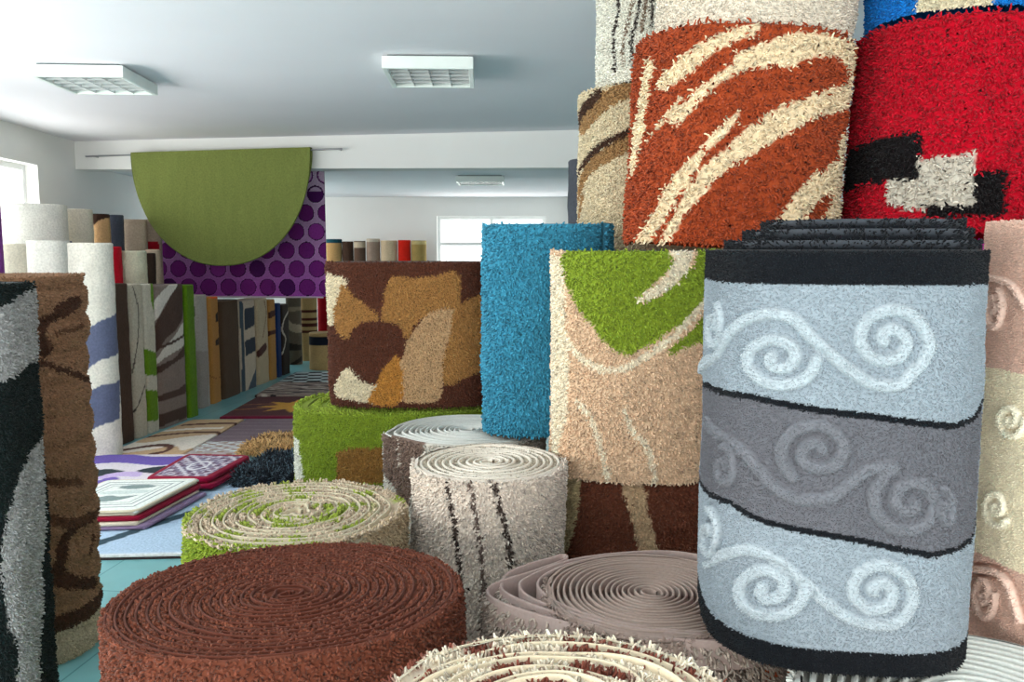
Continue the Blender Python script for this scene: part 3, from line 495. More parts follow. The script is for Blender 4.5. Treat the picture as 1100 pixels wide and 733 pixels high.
def strands(buf, P, N, col, length, width, spread=.5, droop=.25, curl=.5, shade=.19, seed=1):
    """short tapered tufts of yarn, one per root point"""
    r = np.random.default_rng(seed)
    n = len(P)
    if n == 0: return
    D = N + spread * r.normal(0, .6, (n, 3)); D[:, 2] -= droop * r.uniform(.2, 1, n) * (1 - np.abs(N[:, 2]))
    D /= np.linalg.norm(D, axis=1, keepdims=True)
    Ls = (length * r.uniform(.7, 1.2, n))[:, None]
    M = P + D * Ls * .5
    D2 = D + curl * r.normal(0, .6, (n, 3)); D2[:, 2] -= droop * (1 - np.abs(N[:, 2]))
    D2 /= np.linalg.norm(D2, axis=1, keepdims=True)
    T = M + D2 * Ls * .5
    A = np.cross(D, r.normal(0, 1, (n, 3))); A /= np.linalg.norm(A, axis=1, keepdims=True) + 1e-9
    B = np.cross(D, A)
    ang = np.array([0, 2 * math.pi / 3, 4 * math.pi / 3])
    ring = np.cos(ang)[None, :, None] * A[:, None] + np.sin(ang)[None, :, None] * B[:, None]
    w = (width * .5 * r.uniform(.8, 1.2, n))[:, None, None]
    V = np.concatenate([P[:, None] + ring * w, M[:, None] + ring * w * 1.15, T[:, None] + ring * w * .75], 1)
    o = (np.arange(n) * 9)[:, None, None]
    q = np.array([[0, 1, 4, 3], [1, 2, 5, 4], [2, 0, 3, 5], [3, 4, 7, 6], [4, 5, 8, 7], [5, 3, 6, 8]])[None] + o
    t = np.array([[6, 7, 8]])[None] + o
    C = col * (1 + shade * r.normal(0, 1, (n, 1)))
    C = np.repeat(np.clip(C, .002, .95)[:, None], 9, 1)
    buf.add(V.reshape(-1, 3), q.reshape(-1, 4), t.reshape(-1, 3), C.reshape(-1, 3))


# ---------------------------------------------------------------- rolled carpets
ROLLS, PAT = DATA['ROLLS'], DATA['PAT']
SPEC = {
    #        length width spacing spread droop curl lump
    'shag':   (.018, .0062, .0088, 1.1, .25, 1.2, .004),
    'frieze': (.0135, .0074, .0086, .55, .30, .7, .003),
    'dense':  (.011, .0052, .0066, .65, .25, .7, .003),
    'chunky': (.0095, .0064, .0070, .75, .15, .8, .003),
    'plush':  (.0040, .0022, .0036, .35, .10, .3, .0010),
}


def wall_part(R, key, base, spec, buf, vmin=0.0, ds=.012, back=.25, sculpt=None, seed=3):
    L = table(R)[2][-1]; h = R['h']
    lay = PAT.get(key, [])
    scr = any(l[0] == 'scroll' for l in lay)
    if scr: ds = .0026
    ns, nv = int(L / ds), max(4, int(h / ds))
    s = np.linspace(-L / 2, L / 2, ns, endpoint=False)
    lump = SPEC[spec][6] if spec else .0012
    rim = .012 if spec else min(.012, .2 * min(R['a'], R['b']))
    v = np.concatenate([np.linspace(0, h - rim, nv), h - rim + rim * np.sin(np.linspace(.35, math.pi / 2, 4))])
    inset = np.concatenate([np.zeros(nv), rim * (1 - np.cos(np.linspace(.35, math.pi / 2, 4)))])
    S, V = np.meshgrid(s, v)
    p, n = roll_surface(R, S, V)
    c, rel = pattern(lay, base, S, V)
    off = lump * noise2(S + 5, V + 5, 60, seed) + lump * 2 * noise2(S + 5, V + 5, 9, seed + 1) + rel - inset[:, None]
    if sculpt is not None: off = off + sculpt(S, V)
    p = p + n * off[..., None]
    c = c * (1 + .05 * noise2(S + 3, V + 3, 14, seed + 2))[..., None]
    buf.grid(p, c, wrap=True)
    if spec:
        ln, wd, sp, spr, dr, cu, _ = SPEC[spec]
        r = np.random.default_rng(seed)
        s = np.arange(-L / 2, L / 2, sp); v = np.arange(vmin, h - .001, sp)
        S, V = np.meshgrid(s, v)
        S = S + r.uniform(-.5, .5, S.shape) * sp; V = np.clip(V + r.uniform(-.5, .5, V.shape) * sp, 0, h - .001)
        S, V = S.ravel(), V.ravel()
        p, n = roll_surface(R, S, V)
        w = to_world(R, p); nw = n @ rotation(R).T
        d = np.array(EYE) - w; d /= np.linalg.norm(d, axis=1, keepdims=True)
        k = (d * nw).sum(1) > -back                     # the far side leans on other rolls: bare
        S, V, p, n = S[k], V[k], p[k], n[k]
        jit = ln * .28
        c, rel = pattern(lay, base, S + r.normal(0, jit, S.shape), V + r.normal(0, jit, V.shape))
        if scr:
            _, rel = pattern(lay, base, S, V)
            k = rel > -.0055
            S, V, p, n, c, rel = S[k], V[k], p[k], n[k], c[k], rel[k]
        off = lump * noise2(S + 5, V + 5, 60, seed) + lump * 2 * noise2(S + 5, V + 5, 9, seed + 1) + rel - .001
        if sculpt is not None: off = off + sculpt(S, V)
        nn = n.copy(); nn[:, 2] += np.clip((V - (h - .02)) / .02, 0, 1) * .8
        nn[:, 2] -= np.clip((.02 - V) / .02, 0, 1) * .3
        nn /= np.linalg.norm(nn, axis=1, keepdims=True)
        strands(buf, p + n * off[:, None], nn, c, ln, wd, spr, dr, cu, shade=.07 if spec == 'plush' else .19, seed=seed)
    return L


def outline_at(R, th, t):
    """point of the cross-section scaled to the fraction t, its outer bumps fading inwards"""
    R0 = {k: v for k, v in R.items() if k in ('a', 'b', 'n')}
    c, s = np.cos(th), np.sin(th); e = 2.0 / R.get('n', 2.0)
    x = R['a'] * np.sign(c) * np.abs(c) ** e; y = R['b'] * np.sign(s) * np.abs(s) ** e
    k = np.ones_like(th)
    for ang, amp, wid in R.get('bumps', ()):
        d = (th - math.radians(ang) + math.pi) % (2 * math.pi) - math.pi
        k = k + amp * np.exp(-(d / wid) ** 2) * t ** 4
    return np.stack([x * k * t, y * k * t], -1)


def ribbon(buf, P, z, w, depth, col):
    """the cut edge of a carpet seen from above: a thin band standing on edge with a rounded lip"""
    P = np.asarray(P, float)
    T = np.gradient(P, axis=0); T /= np.linalg.norm(T, axis=1, keepdims=True) + 1e-9
    N = np.stack([T[:, 1], -T[:, 0]], -1)
    prof = [(-.5, -depth), (-.5, -.35 * w), (-.32, -.08 * w), (0, 0), (.32, -.08 * w), (.5, -.35 * w), (.5, -depth)]
    z = np.broadcast_to(z, (len(P),))
    V = np.stack([np.concatenate([P + N * (a * w), (z + b)[:, None]], 1) for a, b in prof], 1)
    buf.grid(V, col)


def spiral_top(R, key, root, pitch, bw, backcol, pilecol, t0=.06, t1=None, sink=.010, tuft=None, phase=0., depth=.03, rough=.002, drop=0.0, wander=.25, name='backing', rimcol=None):
    """edge of the wound carpet: backing line winding in, pile between its turns"""
    h = R['h']; m = (R['a'] + R['b']) / 2
    t1 = t1 or 1 - .6 * bw / m
    turns = (t1 - t0) * m / pitch
    n = int(turns * 90)
    u = np.linspace(0, 1, n)
    th = phase + 2 * math.pi * turns * u
    t = t0 + (t1 - t0) * u
    sd = sum(map(ord, key))
    t = t + wander * pitch / m * noise2(np.cos(th) * 1.3 + 9, np.sin(th) * 1.3 + t * 9, 1.0, sd) * np.clip((1 - u) * 8, 0, 1)
    P = outline_at(R, th, t)
    z = h + rough * noise2(th * .5, t * 20, 1.0, sd + 1) - drop * (1 - t)
    bb = Buf(); ribbon(bb, P, z, bw, depth, lin(backcol)); bk = bb.build(name, BACKING, root)
    # pile seen between the turns
    pb = Buf()
    tt = np.linspace(.02, 1 - .010 / m, 26); aa = np.linspace(0, 2 * math.pi, 120, endpoint=False)
    TT, AA = np.meshgrid(tt, aa, indexing='ij')
    Q = outline_at(R, AA.ravel(), TT.ravel()).reshape(TT.shape + (2,))
    zz = h - sink + .003 * noise2(Q[..., 0] + 3, Q[..., 1] + 3, 55, sd) - drop * (1 - TT)
    zz[-1] = h - .004
    pc = pilecol(TT.ravel(), AA.ravel()).reshape(TT.shape + (3,))
    pb.grid(np.concatenate([Q, zz[..., None]], -1), pc, wrap=True, flip=True)
    if tuft:
        ln, wd, num, lean = tuft
        r = np.random.default_rng(sd)
        uu = np.sqrt(r.uniform(0.02, 1, num)); th2 = phase + 2 * math.pi * turns * uu
        t2 = t0 + (t1 - t0) * uu + pitch / m * r.uniform(-.72, -.28, num)
        t2 = np.clip(t2, .02, 1)
        Q = outline_at(R, th2, t2)
        nn = np.stack([np.cos(th2) * lean, np.sin(th2) * lean, np.ones(num)], -1); nn /= np.linalg.norm(nn, axis=1, keepdims=True)
        P3 = np.concatenate([Q, (h - sink - drop * (1 - t2))[:, None]], 1)
        strands(pb, P3, nn, pilecol(t2, th2), ln, wd, .6, 0, .7, seed=sd)
        k = num // 7; th3 = r.uniform(0, 2 * math.pi, k); t3 = 1 - r.uniform(.0, .016, k) / m   # tufts of the outermost turn spilling over the rim
        nn = np.stack([np.cos(th3) * .8, np.sin(th3) * .8, np.ones(k)], -1); nn /= np.linalg.norm(nn, axis=1, keepdims=True)
        strands(pb, np.concatenate([outline_at(R, th3, t3), np.full((k, 1), h - .007)], 1), nn, pilecol(t3, th3) if rimcol is None else np.broadcast_to(lin(rimcol), (k, 3)), ln, wd, .6, 0, .7, seed=sd + 3)
    return bk, pb


def flat_cap(R, buf, col, z=None):
    h = R['h'] if z is None else z
    rim = .012 if min(R['a'], R['b']) > .06 else .2 * min(R['a'], R['b'])
    tt = np.linspace(0, 1 - rim / min(R['a'], R['b']) * .9, 6); aa = np.linspace(0, 2 * math.pi, 64, endpoint=False)
    TT, AA = np.meshgrid(tt, aa, indexing='ij')
    Q = outline_at(R, AA.ravel(), TT.ravel()).reshape(TT.shape + (2,))
    k = 1 + R.get('taper', 0.0) * .5
    buf.grid(np.concatenate([Q * k, np.full(TT.shape + (1,), h - .0005)], -1), lin(col), wrap=True, flip=True)


def rot_of(R):
    return tuple(math.radians(R.get(k, 0)) for k in ('rx', 'ry', 'rz'))


def roll_root(key, label, cat='carpet roll', group=None, name='carpet_roll'):
    R = ROLLS[key]
    return tag(empty(name, R['pos'], rot_of(R)), label, cat, group)


def simple_roll(key, label, base, spec=None, group=None, name='carpet_roll', cat='carpet roll', capcol=None, vmin=0.0, sculpt=None, capz=None):
    """a roll whose end is out of sight: pile wound round, its end closed"""
    R = ROLLS[key]
    b = Buf()
    wall_part(R, key, base, spec, b, vmin=vmin, sculpt=sculpt, seed=sum(map(ord, key)))
    flat_cap(R, b, capcol or [x * .8 for x in base])
    o = b.build(name, PILE if spec else FLATPILE)
    o.location = R['pos']; o.rotation_euler = rot_of(R)
    return tag(o, label, cat, group)


def end_roll(key, label, base, spec, group, top, vmin=0.0, sculpt=None):
    """a roll whose wound end shows"""
    R = ROLLS[key]
    root = roll_root(key, label, group=group)
    bk, pb = spiral_top(R, key, root, **top)
    wall_part(R, key, base, spec, pb, vmin=vmin, sculpt=sculpt, seed=sum(map(ord, key)))
    pb.build('pile', PILE, root)
    return root


def one(col, amp=.0):
    c = lin(col)
    return lambda t, a: np.broadcast_to(c, t.shape + (3,)) * (1 + amp * noise2(a * 3, t * 9, 1.5, 5))[..., None]


def two(c1, c2, freq, bias=0., ta=.5, seed=4):
    c1, c2 = lin(c1), lin(c2)
    def f(t, a):
        k = noise2(np.cos(a) * t * freq + 9, np.sin(a) * t * freq * 1.0 + 9, 1.0, seed) + ta * noise2(a * 1.2 + 7, t * 14, 1.0, seed + 1) + bias
        k = np.clip(k * 5 + .5, 0, 1)[..., None]
        return c1 * (1 - k) + c2 * k
    return f


G1 = 'wide carpet rolls standing on end in the front pile'
# --- front, lower tier
end_roll('brown_spiral', 'big shaggy chestnut brown roll standing on end, its wound end facing up', (106, 57, 41), 'chunky', G1,
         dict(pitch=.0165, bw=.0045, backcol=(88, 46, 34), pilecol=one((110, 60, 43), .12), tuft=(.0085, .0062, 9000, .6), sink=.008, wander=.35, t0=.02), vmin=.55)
end_roll('olive', 'low green and beige shag roll behind the big chestnut one, cream backing lines spiralling', (128, 146, 44), 'dense', G1,
         dict(pitch=.030, bw=.0055, backcol=(196, 184, 158), pilecol=two((200, 180, 156), (148, 162, 66), 5.5, -.2, .6), tuft=(.014, .006, 5200, .5), sink=.012, wander=.5), vmin=.5)
end_roll('cream_stripe', 'greyish cream shag roll with thin dark wavy vertical stripes and a pale wound end', (214, 201, 188), 'dense', G1,
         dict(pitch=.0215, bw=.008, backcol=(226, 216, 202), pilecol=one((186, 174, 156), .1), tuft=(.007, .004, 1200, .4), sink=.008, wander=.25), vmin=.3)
end_roll('white_taupe', 'taupe and white shag roll with a white wound end beneath the turquoise roll', (200, 194, 184), 'dense', G1,
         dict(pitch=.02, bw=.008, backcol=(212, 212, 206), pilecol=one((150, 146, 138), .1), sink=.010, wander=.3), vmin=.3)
end_roll('front_shag', 'cream and chestnut shag roll with a ragged wound end at the bottom edge', (206, 194, 170), 'dense', G1,
         dict(pitch=.0235, bw=.0036, backcol=(216, 200, 172), pilecol=two((226, 212, 190), (124, 68, 54), 7, -.3, .8, 11), tuft=(.012, .0042, 3800, .5), sink=.011, wander=.55, rough=.004), vmin=.7)
end_roll('white_spiral', 'white ribbed roll showing under the grey scroll rug at the bottom', (206, 206, 200), 'dense', G1,
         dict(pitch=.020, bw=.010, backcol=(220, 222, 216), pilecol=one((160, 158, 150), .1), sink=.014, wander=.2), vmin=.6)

# --- the roll with the smooth mauve-beige backing, folded double before it was wound
def beige_roll():
    R = ROLLS['beige_spiral']
    root = roll_root('beige_spiral', 'mauve beige roll with tightly wound smooth backing and a loose folded end', group=G1)
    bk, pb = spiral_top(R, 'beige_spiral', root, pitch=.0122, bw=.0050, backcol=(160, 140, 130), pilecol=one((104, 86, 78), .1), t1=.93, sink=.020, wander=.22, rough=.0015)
    wall_part(dict(R, a=R['a'] * .95, b=R['b'] * .95), 'beige_spiral', (150, 130, 120), 'dense', pb, vmin=.5, seed=5)
    pb.build('pile', PILE, root)
    h = R['h']
    # loose outer turns swinging out to the left and ending in a hairpin fold
    fl = Buf()
    def loose(pts): return catmull([(x - .02 * (x < 0) + .28 * min(x + .2, 0), y) for x, y in pts], False, 10)
    A = loose([(.235, -.10), (.215, -.165), (.15, -.215), (.04, -.222), (-.08, -.185), (-.20, -.115), (-.272, -.045), (-.290, .012), (-.268, .055), (-.215, .115), (-.150, .182), (-.139, .205), (-.150, .214),
               (-.172, .200), (-.215, .160), (-.255, .105), (-.268, .05), (-.262, .0), (-.22, -.06), (-.13, -.135), (-.03, -.19), (.06, -.21), (.14, -.205)])
    z = h + .002 * noise2(np.arange(len(A)) * .1, np.arange(len(A)) * 0., 1., 3)
    ribbon(fl, A, z, .0065, .055, lin((166, 145, 138)))
    B = loose([(.14, -.190), (.05, -.195), (-.06, -.160), (-.17, -.085), (-.225, -.02), (-.238, .04), (-.222, .085), (-.17, .15), (-.10, .20), (0, .235), (.1, .235), (.19, .18), (.235, .08), (.245, -.02)])
    ribbon(fl, B, h, .0062, .06, lin((166, 145, 138)))
    C = loose([(.12, -.178), (.03, -.182), (-.07, -.142), (-.155, -.075), (-.198, -.01), (-.208, .045), (-.19, .10), (-.13, .165), (-.05, .205)])
    ribbon(fl, C, h, .0062, .08, lin((166, 145, 138)))
    r = np.random.default_rng(3); k = r.integers(0, len(A) - 14, 4200); d2 = np.gradient(A, axis=0); d2 /= np.linalg.norm(d2, axis=1, keepdims=True)
    nn = np.stack([d2[k, 1], -d2[k, 0]], -1) * -1; cc = A.mean(0); sg = np.sign(((A[k] - cc) * nn).sum(1)); nn = nn * sg[:, None]
    f = r.uniform(0, 1, len(k)); pp = A[k] + (A[np.minimum(k + 1, len(A) - 1)] - A[k]) * f[:, None] + nn * .003
    strands(fl, np.concatenate([pp, (h - .012 - .12 * r.uniform(0, 1, len(k)))[:, None]], 1), np.concatenate([nn, np.full((len(k), 1), -.2)], 1), np.broadcast_to(lin((176, 160, 148)), (len(k), 3)), .013, .005, .6, .5, .7, seed=2)
    o = fl.build('loose_end', BACKING, root); o['label'] = 'mauve loose outer turns folded back on themselves'
    return root
beige_roll()

# --- second tier
end_roll('green_patch', 'bright green shag roll with a tan square patch under the brown pebble roll', (128, 148, 44), 'dense', G1,
         dict(pitch=.05, bw=.003, backcol=(120, 136, 44), pilecol=one((146, 166, 60), .08), tuft=(.016, .006, 6000, .3), sink=.008), vmin=.4)
simple_roll('brown_pebble', 'dark brown shag roll with gold, cream and beige pebble shapes', (88, 50, 36), 'dense', G1)
simple_roll('brown_stripe', 'dark brown shag roll with a cream stripe beneath the green and peach one', (112, 64, 46), 'dense', G1, vmin=.45)
simple_roll('green_cream', 'peach shag roll with a lime green leaf shape and cream outlines', (212, 182, 152), 'dense', G1)

def blue_roll():
    R = ROLLS['blue_frieze']
    root = roll_root('blue_frieze', 'turquoise blue frieze roll standing upright between pebble and lime leaf rolls', group=G1)
    b = Buf()
    wall_part(R, 'blue_frieze', (58, 136, 164), 'frieze', b, seed=8)
    flat_cap(R, b, (20, 96, 128))
    b.build('pile', PILE, root)
    # outer end of the carpet lapping over the right side
    F = Buf()
    L = table(R)[2][-1]; s = np.linspace(.19, .36, 14); v = np.linspace(.02, R['h'] + .004, 60)
    S, V = np.meshgrid(s, v); p, n = roll_surface(R, S, V)
    F.grid(p + n * .016, lin((64, 142, 170))); F.grid(p + n * .004, lin((64, 142, 170)), flip=True)
    for cidx in (0, -1):
        e = np.stack([(p + n * .004)[:, cidx], (p + n * .016)[:, cidx]], 1); F.grid(e, lin((30, 70, 84)), flip=(cidx == 0))
    e = np.stack([(p + n * .004)[-1], (p + n * .016)[-1]], 1); F.grid(e, lin((30, 70, 84)))
    r = np.random.default_rng(2); S = r.uniform(.195, .36, 2600); V = r.uniform(.02, R['h'], 2600); p, n = roll_surface(R, S, V)
    strands(F, p + n * .015, n, np.broadcast_to(lin((64, 142, 170)), p.shape), .013, .0052, .55, .3, .6, seed=4)
    F.build('outer_flap', PILE, root)
blue_roll()

# --- third tier
simple_roll('terracotta', 'leaning terracotta shag roll with sweeping cream strokes', (154, 66, 34), 'shag', G1)
simple_roll('red', 'bright red shag roll with black and white square blocks', (176, 8, 32), 'shag', G1)
simple_roll('tan_swirl', 'sandy cream shag roll with tan and brown curves left of the terracotta one', (204, 190, 160), 'dense', G1)
simple_roll('cream_top', 'plain off-white shag roll on top of the terracotta one', (216, 206, 190), 'dense', G1)
simple_roll('blue_stripe_top', 'blue shag roll with a broad cream stripe on top of the red one', (16, 112, 190), 'dense', G1)
def line_roll():
    R = ROLLS['line_top']
    root = roll_root('line_top', 'white shag roll with thin black wavy lines on top of the sandy one', group=G1)
    b = Buf(); wall_part(R, 'line_top', (216, 214, 202), 'dense', b, seed=9); flat_cap(R, b, (200, 196, 184)); b.build('pile', PILE, root)
    e = Buf(); v = np.linspace(.01, R['h'], 30); s = .135 + .10 * (v / R['h']) ** 1.5
    p, n = roll_surface(R, s, v); e.tube(p + n * .022, .010, lin((216, 206, 190)))
    o = e.build('edge_binding', BACKING, root); o['label'] = 'cream bound outer edge'
line_roll()
simple_roll('magenta', 'magenta roll almost hidden below the red shag roll', (186, 20, 150), 'dense', G1, vmin=1.3)
simple_roll('rust_support', 'rust brown roll hidden below the terracotta shag roll', (150, 70, 40), None, G1)
simple_roll('tan_support', 'tan roll hidden below the sandy cream shag roll', (170, 140, 104), None, G1)
simple_roll('pink_support', 'pinkish brown roll below the dusty pink and cream roll', (150, 112, 98), None, G1)

# --- grey rug with carved scrolls, its inner layers standing proud of the outer one
def grey_roll():
    R = ROLLS['grey_scroll']
    root = roll_root('grey_scroll', 'folded pale blue grey rug with carved spiral scrolls and black borders', cat='folded rug', group=G1, name='folded_rug')
    L = table(R)[2][-1]; h = R['h']
    NV = [16, 19, 24]
    # border bands at both ends
    lay = PAT['grey_scroll']
    lay.append(['poly', NV, 0, [[-L, h - .052], [L, h - .052], [L, h + .1], [-L, h + .1]]])
    lay.append(['poly', NV, 0, [[-L, -.1], [L, -.1], [L, .036], [-L, .036]]])
    b = Buf()
    wall_part(R, 'grey_scroll', (136, 146, 154), 'plush', b, seed=12, back=.3)
    b.build('pile', PILE, root)
    inn = Buf()
    for f, up in ((.93, -.004), (.90, .014), (.84, .012), (.81, .032), (.75, .030), (.72, .048)):
        r2 = dict(R, a=R['a'] * f, b=R['b'] * f, h=h + up); r2.pop('_tab', None)
        sh = np.array([R['a'] * (1 - f) * .72, R['b'] * (1 - f) * .55, 0])
        T = table(r2)[2][-1]; s = np.linspace(-T / 2, T / 2, 120, endpoint=False)
        v = np.array([h - .12, h + up - .012, h + up - .004, h + up]); ins = np.array([0, 0, .004, .012])
        S, V = np.meshgrid(s, v); p, n = roll_surface(r2, S, V)
        inn.grid(p - n * ins[:, None, None] + sh, np.broadcast_to(np.stack([lin((20, 23, 28))] * 2 + [lin((58, 62, 68))] * 2)[:, None], p.shape), wrap=True)
        S2 = np.random.default_rng(int(f * 100)).uniform(-T / 2, T / 2, 3600); V2 = np.random.default_rng(int(f * 77)).uniform(h - .05, h + up, 3600)
        p, n = roll_surface(r2, S2, V2); n = n + np.array([0, 0, .5]); n /= np.linalg.norm(n, axis=1, keepdims=True)
        strands(inn, p + sh, n, np.broadcast_to(lin((20, 23, 28)), p.shape), .006, .0028, .4, .1, .3, seed=int(f * 50))
    r2 = dict(R, a=R['a'] * .96, b=R['b'] * .96); r2.pop('_tab', None)
    flat_cap(r2, inn, (30, 32, 36), h - .015)
    c3 = Buf(); r3 = dict(R, a=R['a'] * .71, b=R['b'] * .71, h=h + .040); r3.pop('_tab', None)
    flat_cap(r3, c3, (26, 28, 32)); inn.add(c3.v[0] + np.array([R['a'] * .2, R['b'] * .15, 0]), c3.q[0], None, c3.c[0])
    o = inn.build('inner_layers', PILE, root); o['label'] = 'black bordered inner layers standing higher'
grey_roll()
simple_roll('pink', 'dusty pink and cream plush roll with carved swirls at the right edge', (228, 192, 174), 'plush', G1)

# --- left foreground
simple_roll('black_grey', 'black and silver grey shag rug standing folded at the left edge', (18, 28, 28), 'dense', 'long rolls standing at the left', name='folded_rug', cat='folded rug')
rings = lambda S, V: .020 * np.abs(np.sin(math.pi * V / .115 + .5 * np.sin(S * 7))) ** .6 - .004
R_ = ROLLS['brown_rings']
end_roll('brown_rings', 'tall mottled brown plush roll in ringed folds with a cream foot', (150, 114, 88), 'dense', 'long rolls standing at the left',
         dict(pitch=.028, bw=.006, backcol=(140, 108, 84), pilecol=one((150, 114, 90), .15), tuft=(.010, .004, 1500, .3), sink=.008), sculpt=rings)
simple_roll('grey_edge', 'tall dark grey roll peeping out left of the sandy cream shag roll', (70, 74, 82), None, G1)

# --- rolls and folded rugs along the left wall and at the back
for f in DATA['FAR']:
    simple_roll(f['key'], f['label'], f['base'], None, f['group'], f['kind'], f['cat'], capcol=[x * .85 for x in f['base']])


# ---------------------------------------------------------------- rugs lying on the floor and folded mats
def slab(quad, z0, th, colf, nu=60, nv=60, name='floor_rug', mat=None, r=.006, wave=0.0, parent=None, tuft=None, seed=1):
    """a rug lying flat: quad is front-left, front-right, back-right, back-left"""
    q = np.asarray(quad, float); c0 = q.mean(0)
    u, v = np.meshgrid(np.linspace(0, 1, nu), np.linspace(0, 1, nv))
    def at(u, v):
        return (q[0] * ((1 - u) * (1 - v))[..., None] + q[1] * (u * (1 - v))[..., None] + q[2] * (u * v)[..., None] + q[3] * ((1 - u) * v)[..., None]) - c0
    P = at(u, v)
    e = np.minimum.reduce([u, 1 - u]) * np.hypot(*(q[1] - q[0])); f = np.minimum(v, 1 - v) * np.hypot(*(q[3] - q[0]))
    d = np.minimum(e, f)
    z = th - r * np.clip(1 - d / r, 0, 1) ** 2 + wave * noise2(P[..., 0] + 4, P[..., 1] + 4, 5, seed)
    b = Buf()
    C = colf(u, v)
    b.grid(np.concatenate([P, z[..., None]], -1), C)
    ring = np.concatenate([np.stack([P[0, :], ], 0)[0], P[1:, -1], P[-1, -2::-1], P[-2:0:-1, 0]])
    rz = np.concatenate([z[0], z[1:, -1], z[-1, -2::-1], z[-2:0:-1, 0]])
    rc = np.concatenate([C[0], C[1:, -1], C[-1, -2::-1], C[-2:0:-1, 0]])
    top = np.concatenate([ring, rz[:, None]], 1); bot = np.concatenate([ring, np.zeros((len(ring), 1))], 1)
    b.grid(np.stack([bot, top]), np.stack([rc, rc]), wrap=True)
    b.grid(np.concatenate([P, np.zeros(P.shape[:2] + (1,))], -1)[::nv - 1, ::nu - 1], lin((90, 80, 74)), flip=True)
    if tuft:
        ln, wd, num, lean = tuft
        rr = np.random.default_rng(seed); uu, vv = rr.uniform(0, 1, num), rr.uniform(0, 1, num)
        vv[: num // 3] *= .04; 
        p = np.concatenate([at(uu, vv), np.full((num, 1), th - .002)], 1)
        p[: num // 3, 2] = rr.uniform(.0, th, num // 3)
        n = np.stack([rr.normal(0, lean, num), rr.normal(-.2, lean, num), np.ones(num)], -1); n[: num // 3, 2] = .2; n[: num // 3, 1] = -1
        n /= np.linalg.norm(n, axis=1, keepdims=True)
        strands(b, p, n, colf(uu, vv), ln, wd, .5, .2, .8, shade=.3, seed=seed)
    o = b.build(name, mat or FLATPILE, parent)
    if parent is None: o.location = (c0[0], c0[1], z0)
    else: o.location = (0, 0, z0)
    return o, c0


def layered(base, layers):
    return lambda u, v: pattern(layers, base, u, v)[0]


def binding(quad, z, col, r, parent, c0):
    q = np.asarray(quad, float) - c0
    b = Buf(); k = []
    for i in range(4):                                   # rounded corners
        p, a, n = q[i], q[i - 1], q[(i + 1) % 4]
        da, dn = (a - p) / np.linalg.norm(a - p), (n - p) / np.linalg.norm(n - p)
        for t in np.linspace(0, 1, 5):
            k.append(p + da * .05 * (1 - t) ** 2 + dn * .05 * t ** 2)
    k.append(k[0]); k.append(k[1])
    k = np.array(k)
    b.tube(np.concatenate([k, np.full((len(k), 1), z)], 1), r, lin(col), 8, caps=False)
    return b.build('binding', BACKING, parent)


def mat_thing(quad, z0, th, colf, bind, label, group, name='folded_mat', cat='mat'):
    c0 = np.asarray(quad, float).mean(0)
    root = tag(empty(name, (c0[0], c0[1], z0)), label, cat, group)
    o, _ = slab(quad, 0, th, colf, 70, 70, 'pile', parent=root, r=.012)
    binding(quad, th * .5, bind, th * .5, root, c0)
    return root


FR = 'rugs spread flat down the aisle'
MT = 'folded mats piled on the pale blue rug'
def curve(c, w, pts): return ['line', c, w, 1, pts]
def poly(c, pts, sm=0): return ['poly', c, sm, pts]
BLUE = [(-2.75, 3.97), (-1.47, 4.05), (-1.25, 5.85), (-2.9, 5.8)]
root = tag(empty('floor_rug', (-2.1, 4.9, 0)), 'pale blue folded rug with a dark diagonal wedge, nearest on the tiles', 'rug', FR)
c = np.array([-2.1, 4.9])
slab(np.array(BLUE) + 0, 0, .013, layered((58, 50, 52), []), 12, 12, 'backing', parent=root)[0].location = tuple(np.append(np.array(BLUE).mean(0) - c, 0))
slab(np.array(BLUE) + 0, 0, .016, layered((162, 186, 210), [poly((40, 66, 80), [(.44, .02), (.50, .02), (.78, .42), (.72, .42)]), poly((214, 214, 214), [(-.1, -.1), (1.1, -.1), (1.1, .006), (-.1, .006)])]), 80, 80, 'pile', parent=root)[0].location = tuple(np.append(np.array(BLUE).mean(0) - c, .0135))
# flower rug
PUR = (104, 84, 170)
o, _ = slab([(-3.05, 5.12), (-2.22, 5.16), (-2.15, 6.02), (-3.02, 6.0)], .030, .014, layered((214, 208, 216), [
    poly(PUR, [(.05, .62), (.35, .72), (.75, .62), (1.0, .78), (1.0, .95), (.6, .9), (.3, 1.0), (0, .9)], 1), poly((28, 44, 52), [(.1, .1), (.45, .12), (.5, .3), (.62, .4), (.4, .52), (.28, .45), (.12, .5)], 1),
    poly((28, 44, 52), [(.66, .45), (.95, .35), (.98, .52), (.8, .6)], 1), poly(PUR, [(.5, .1), (.62, .05), (.65, .2), (.55, .3)], 1), poly((190, 170, 214), [(.45, .2), (.6, .3), (.75, .28), (.7, .42), (.5, .4)], 1)]), name='floor_rug')
tag(o, 'white rug with purple and black flower shapes behind the mat pile', 'rug', FR)
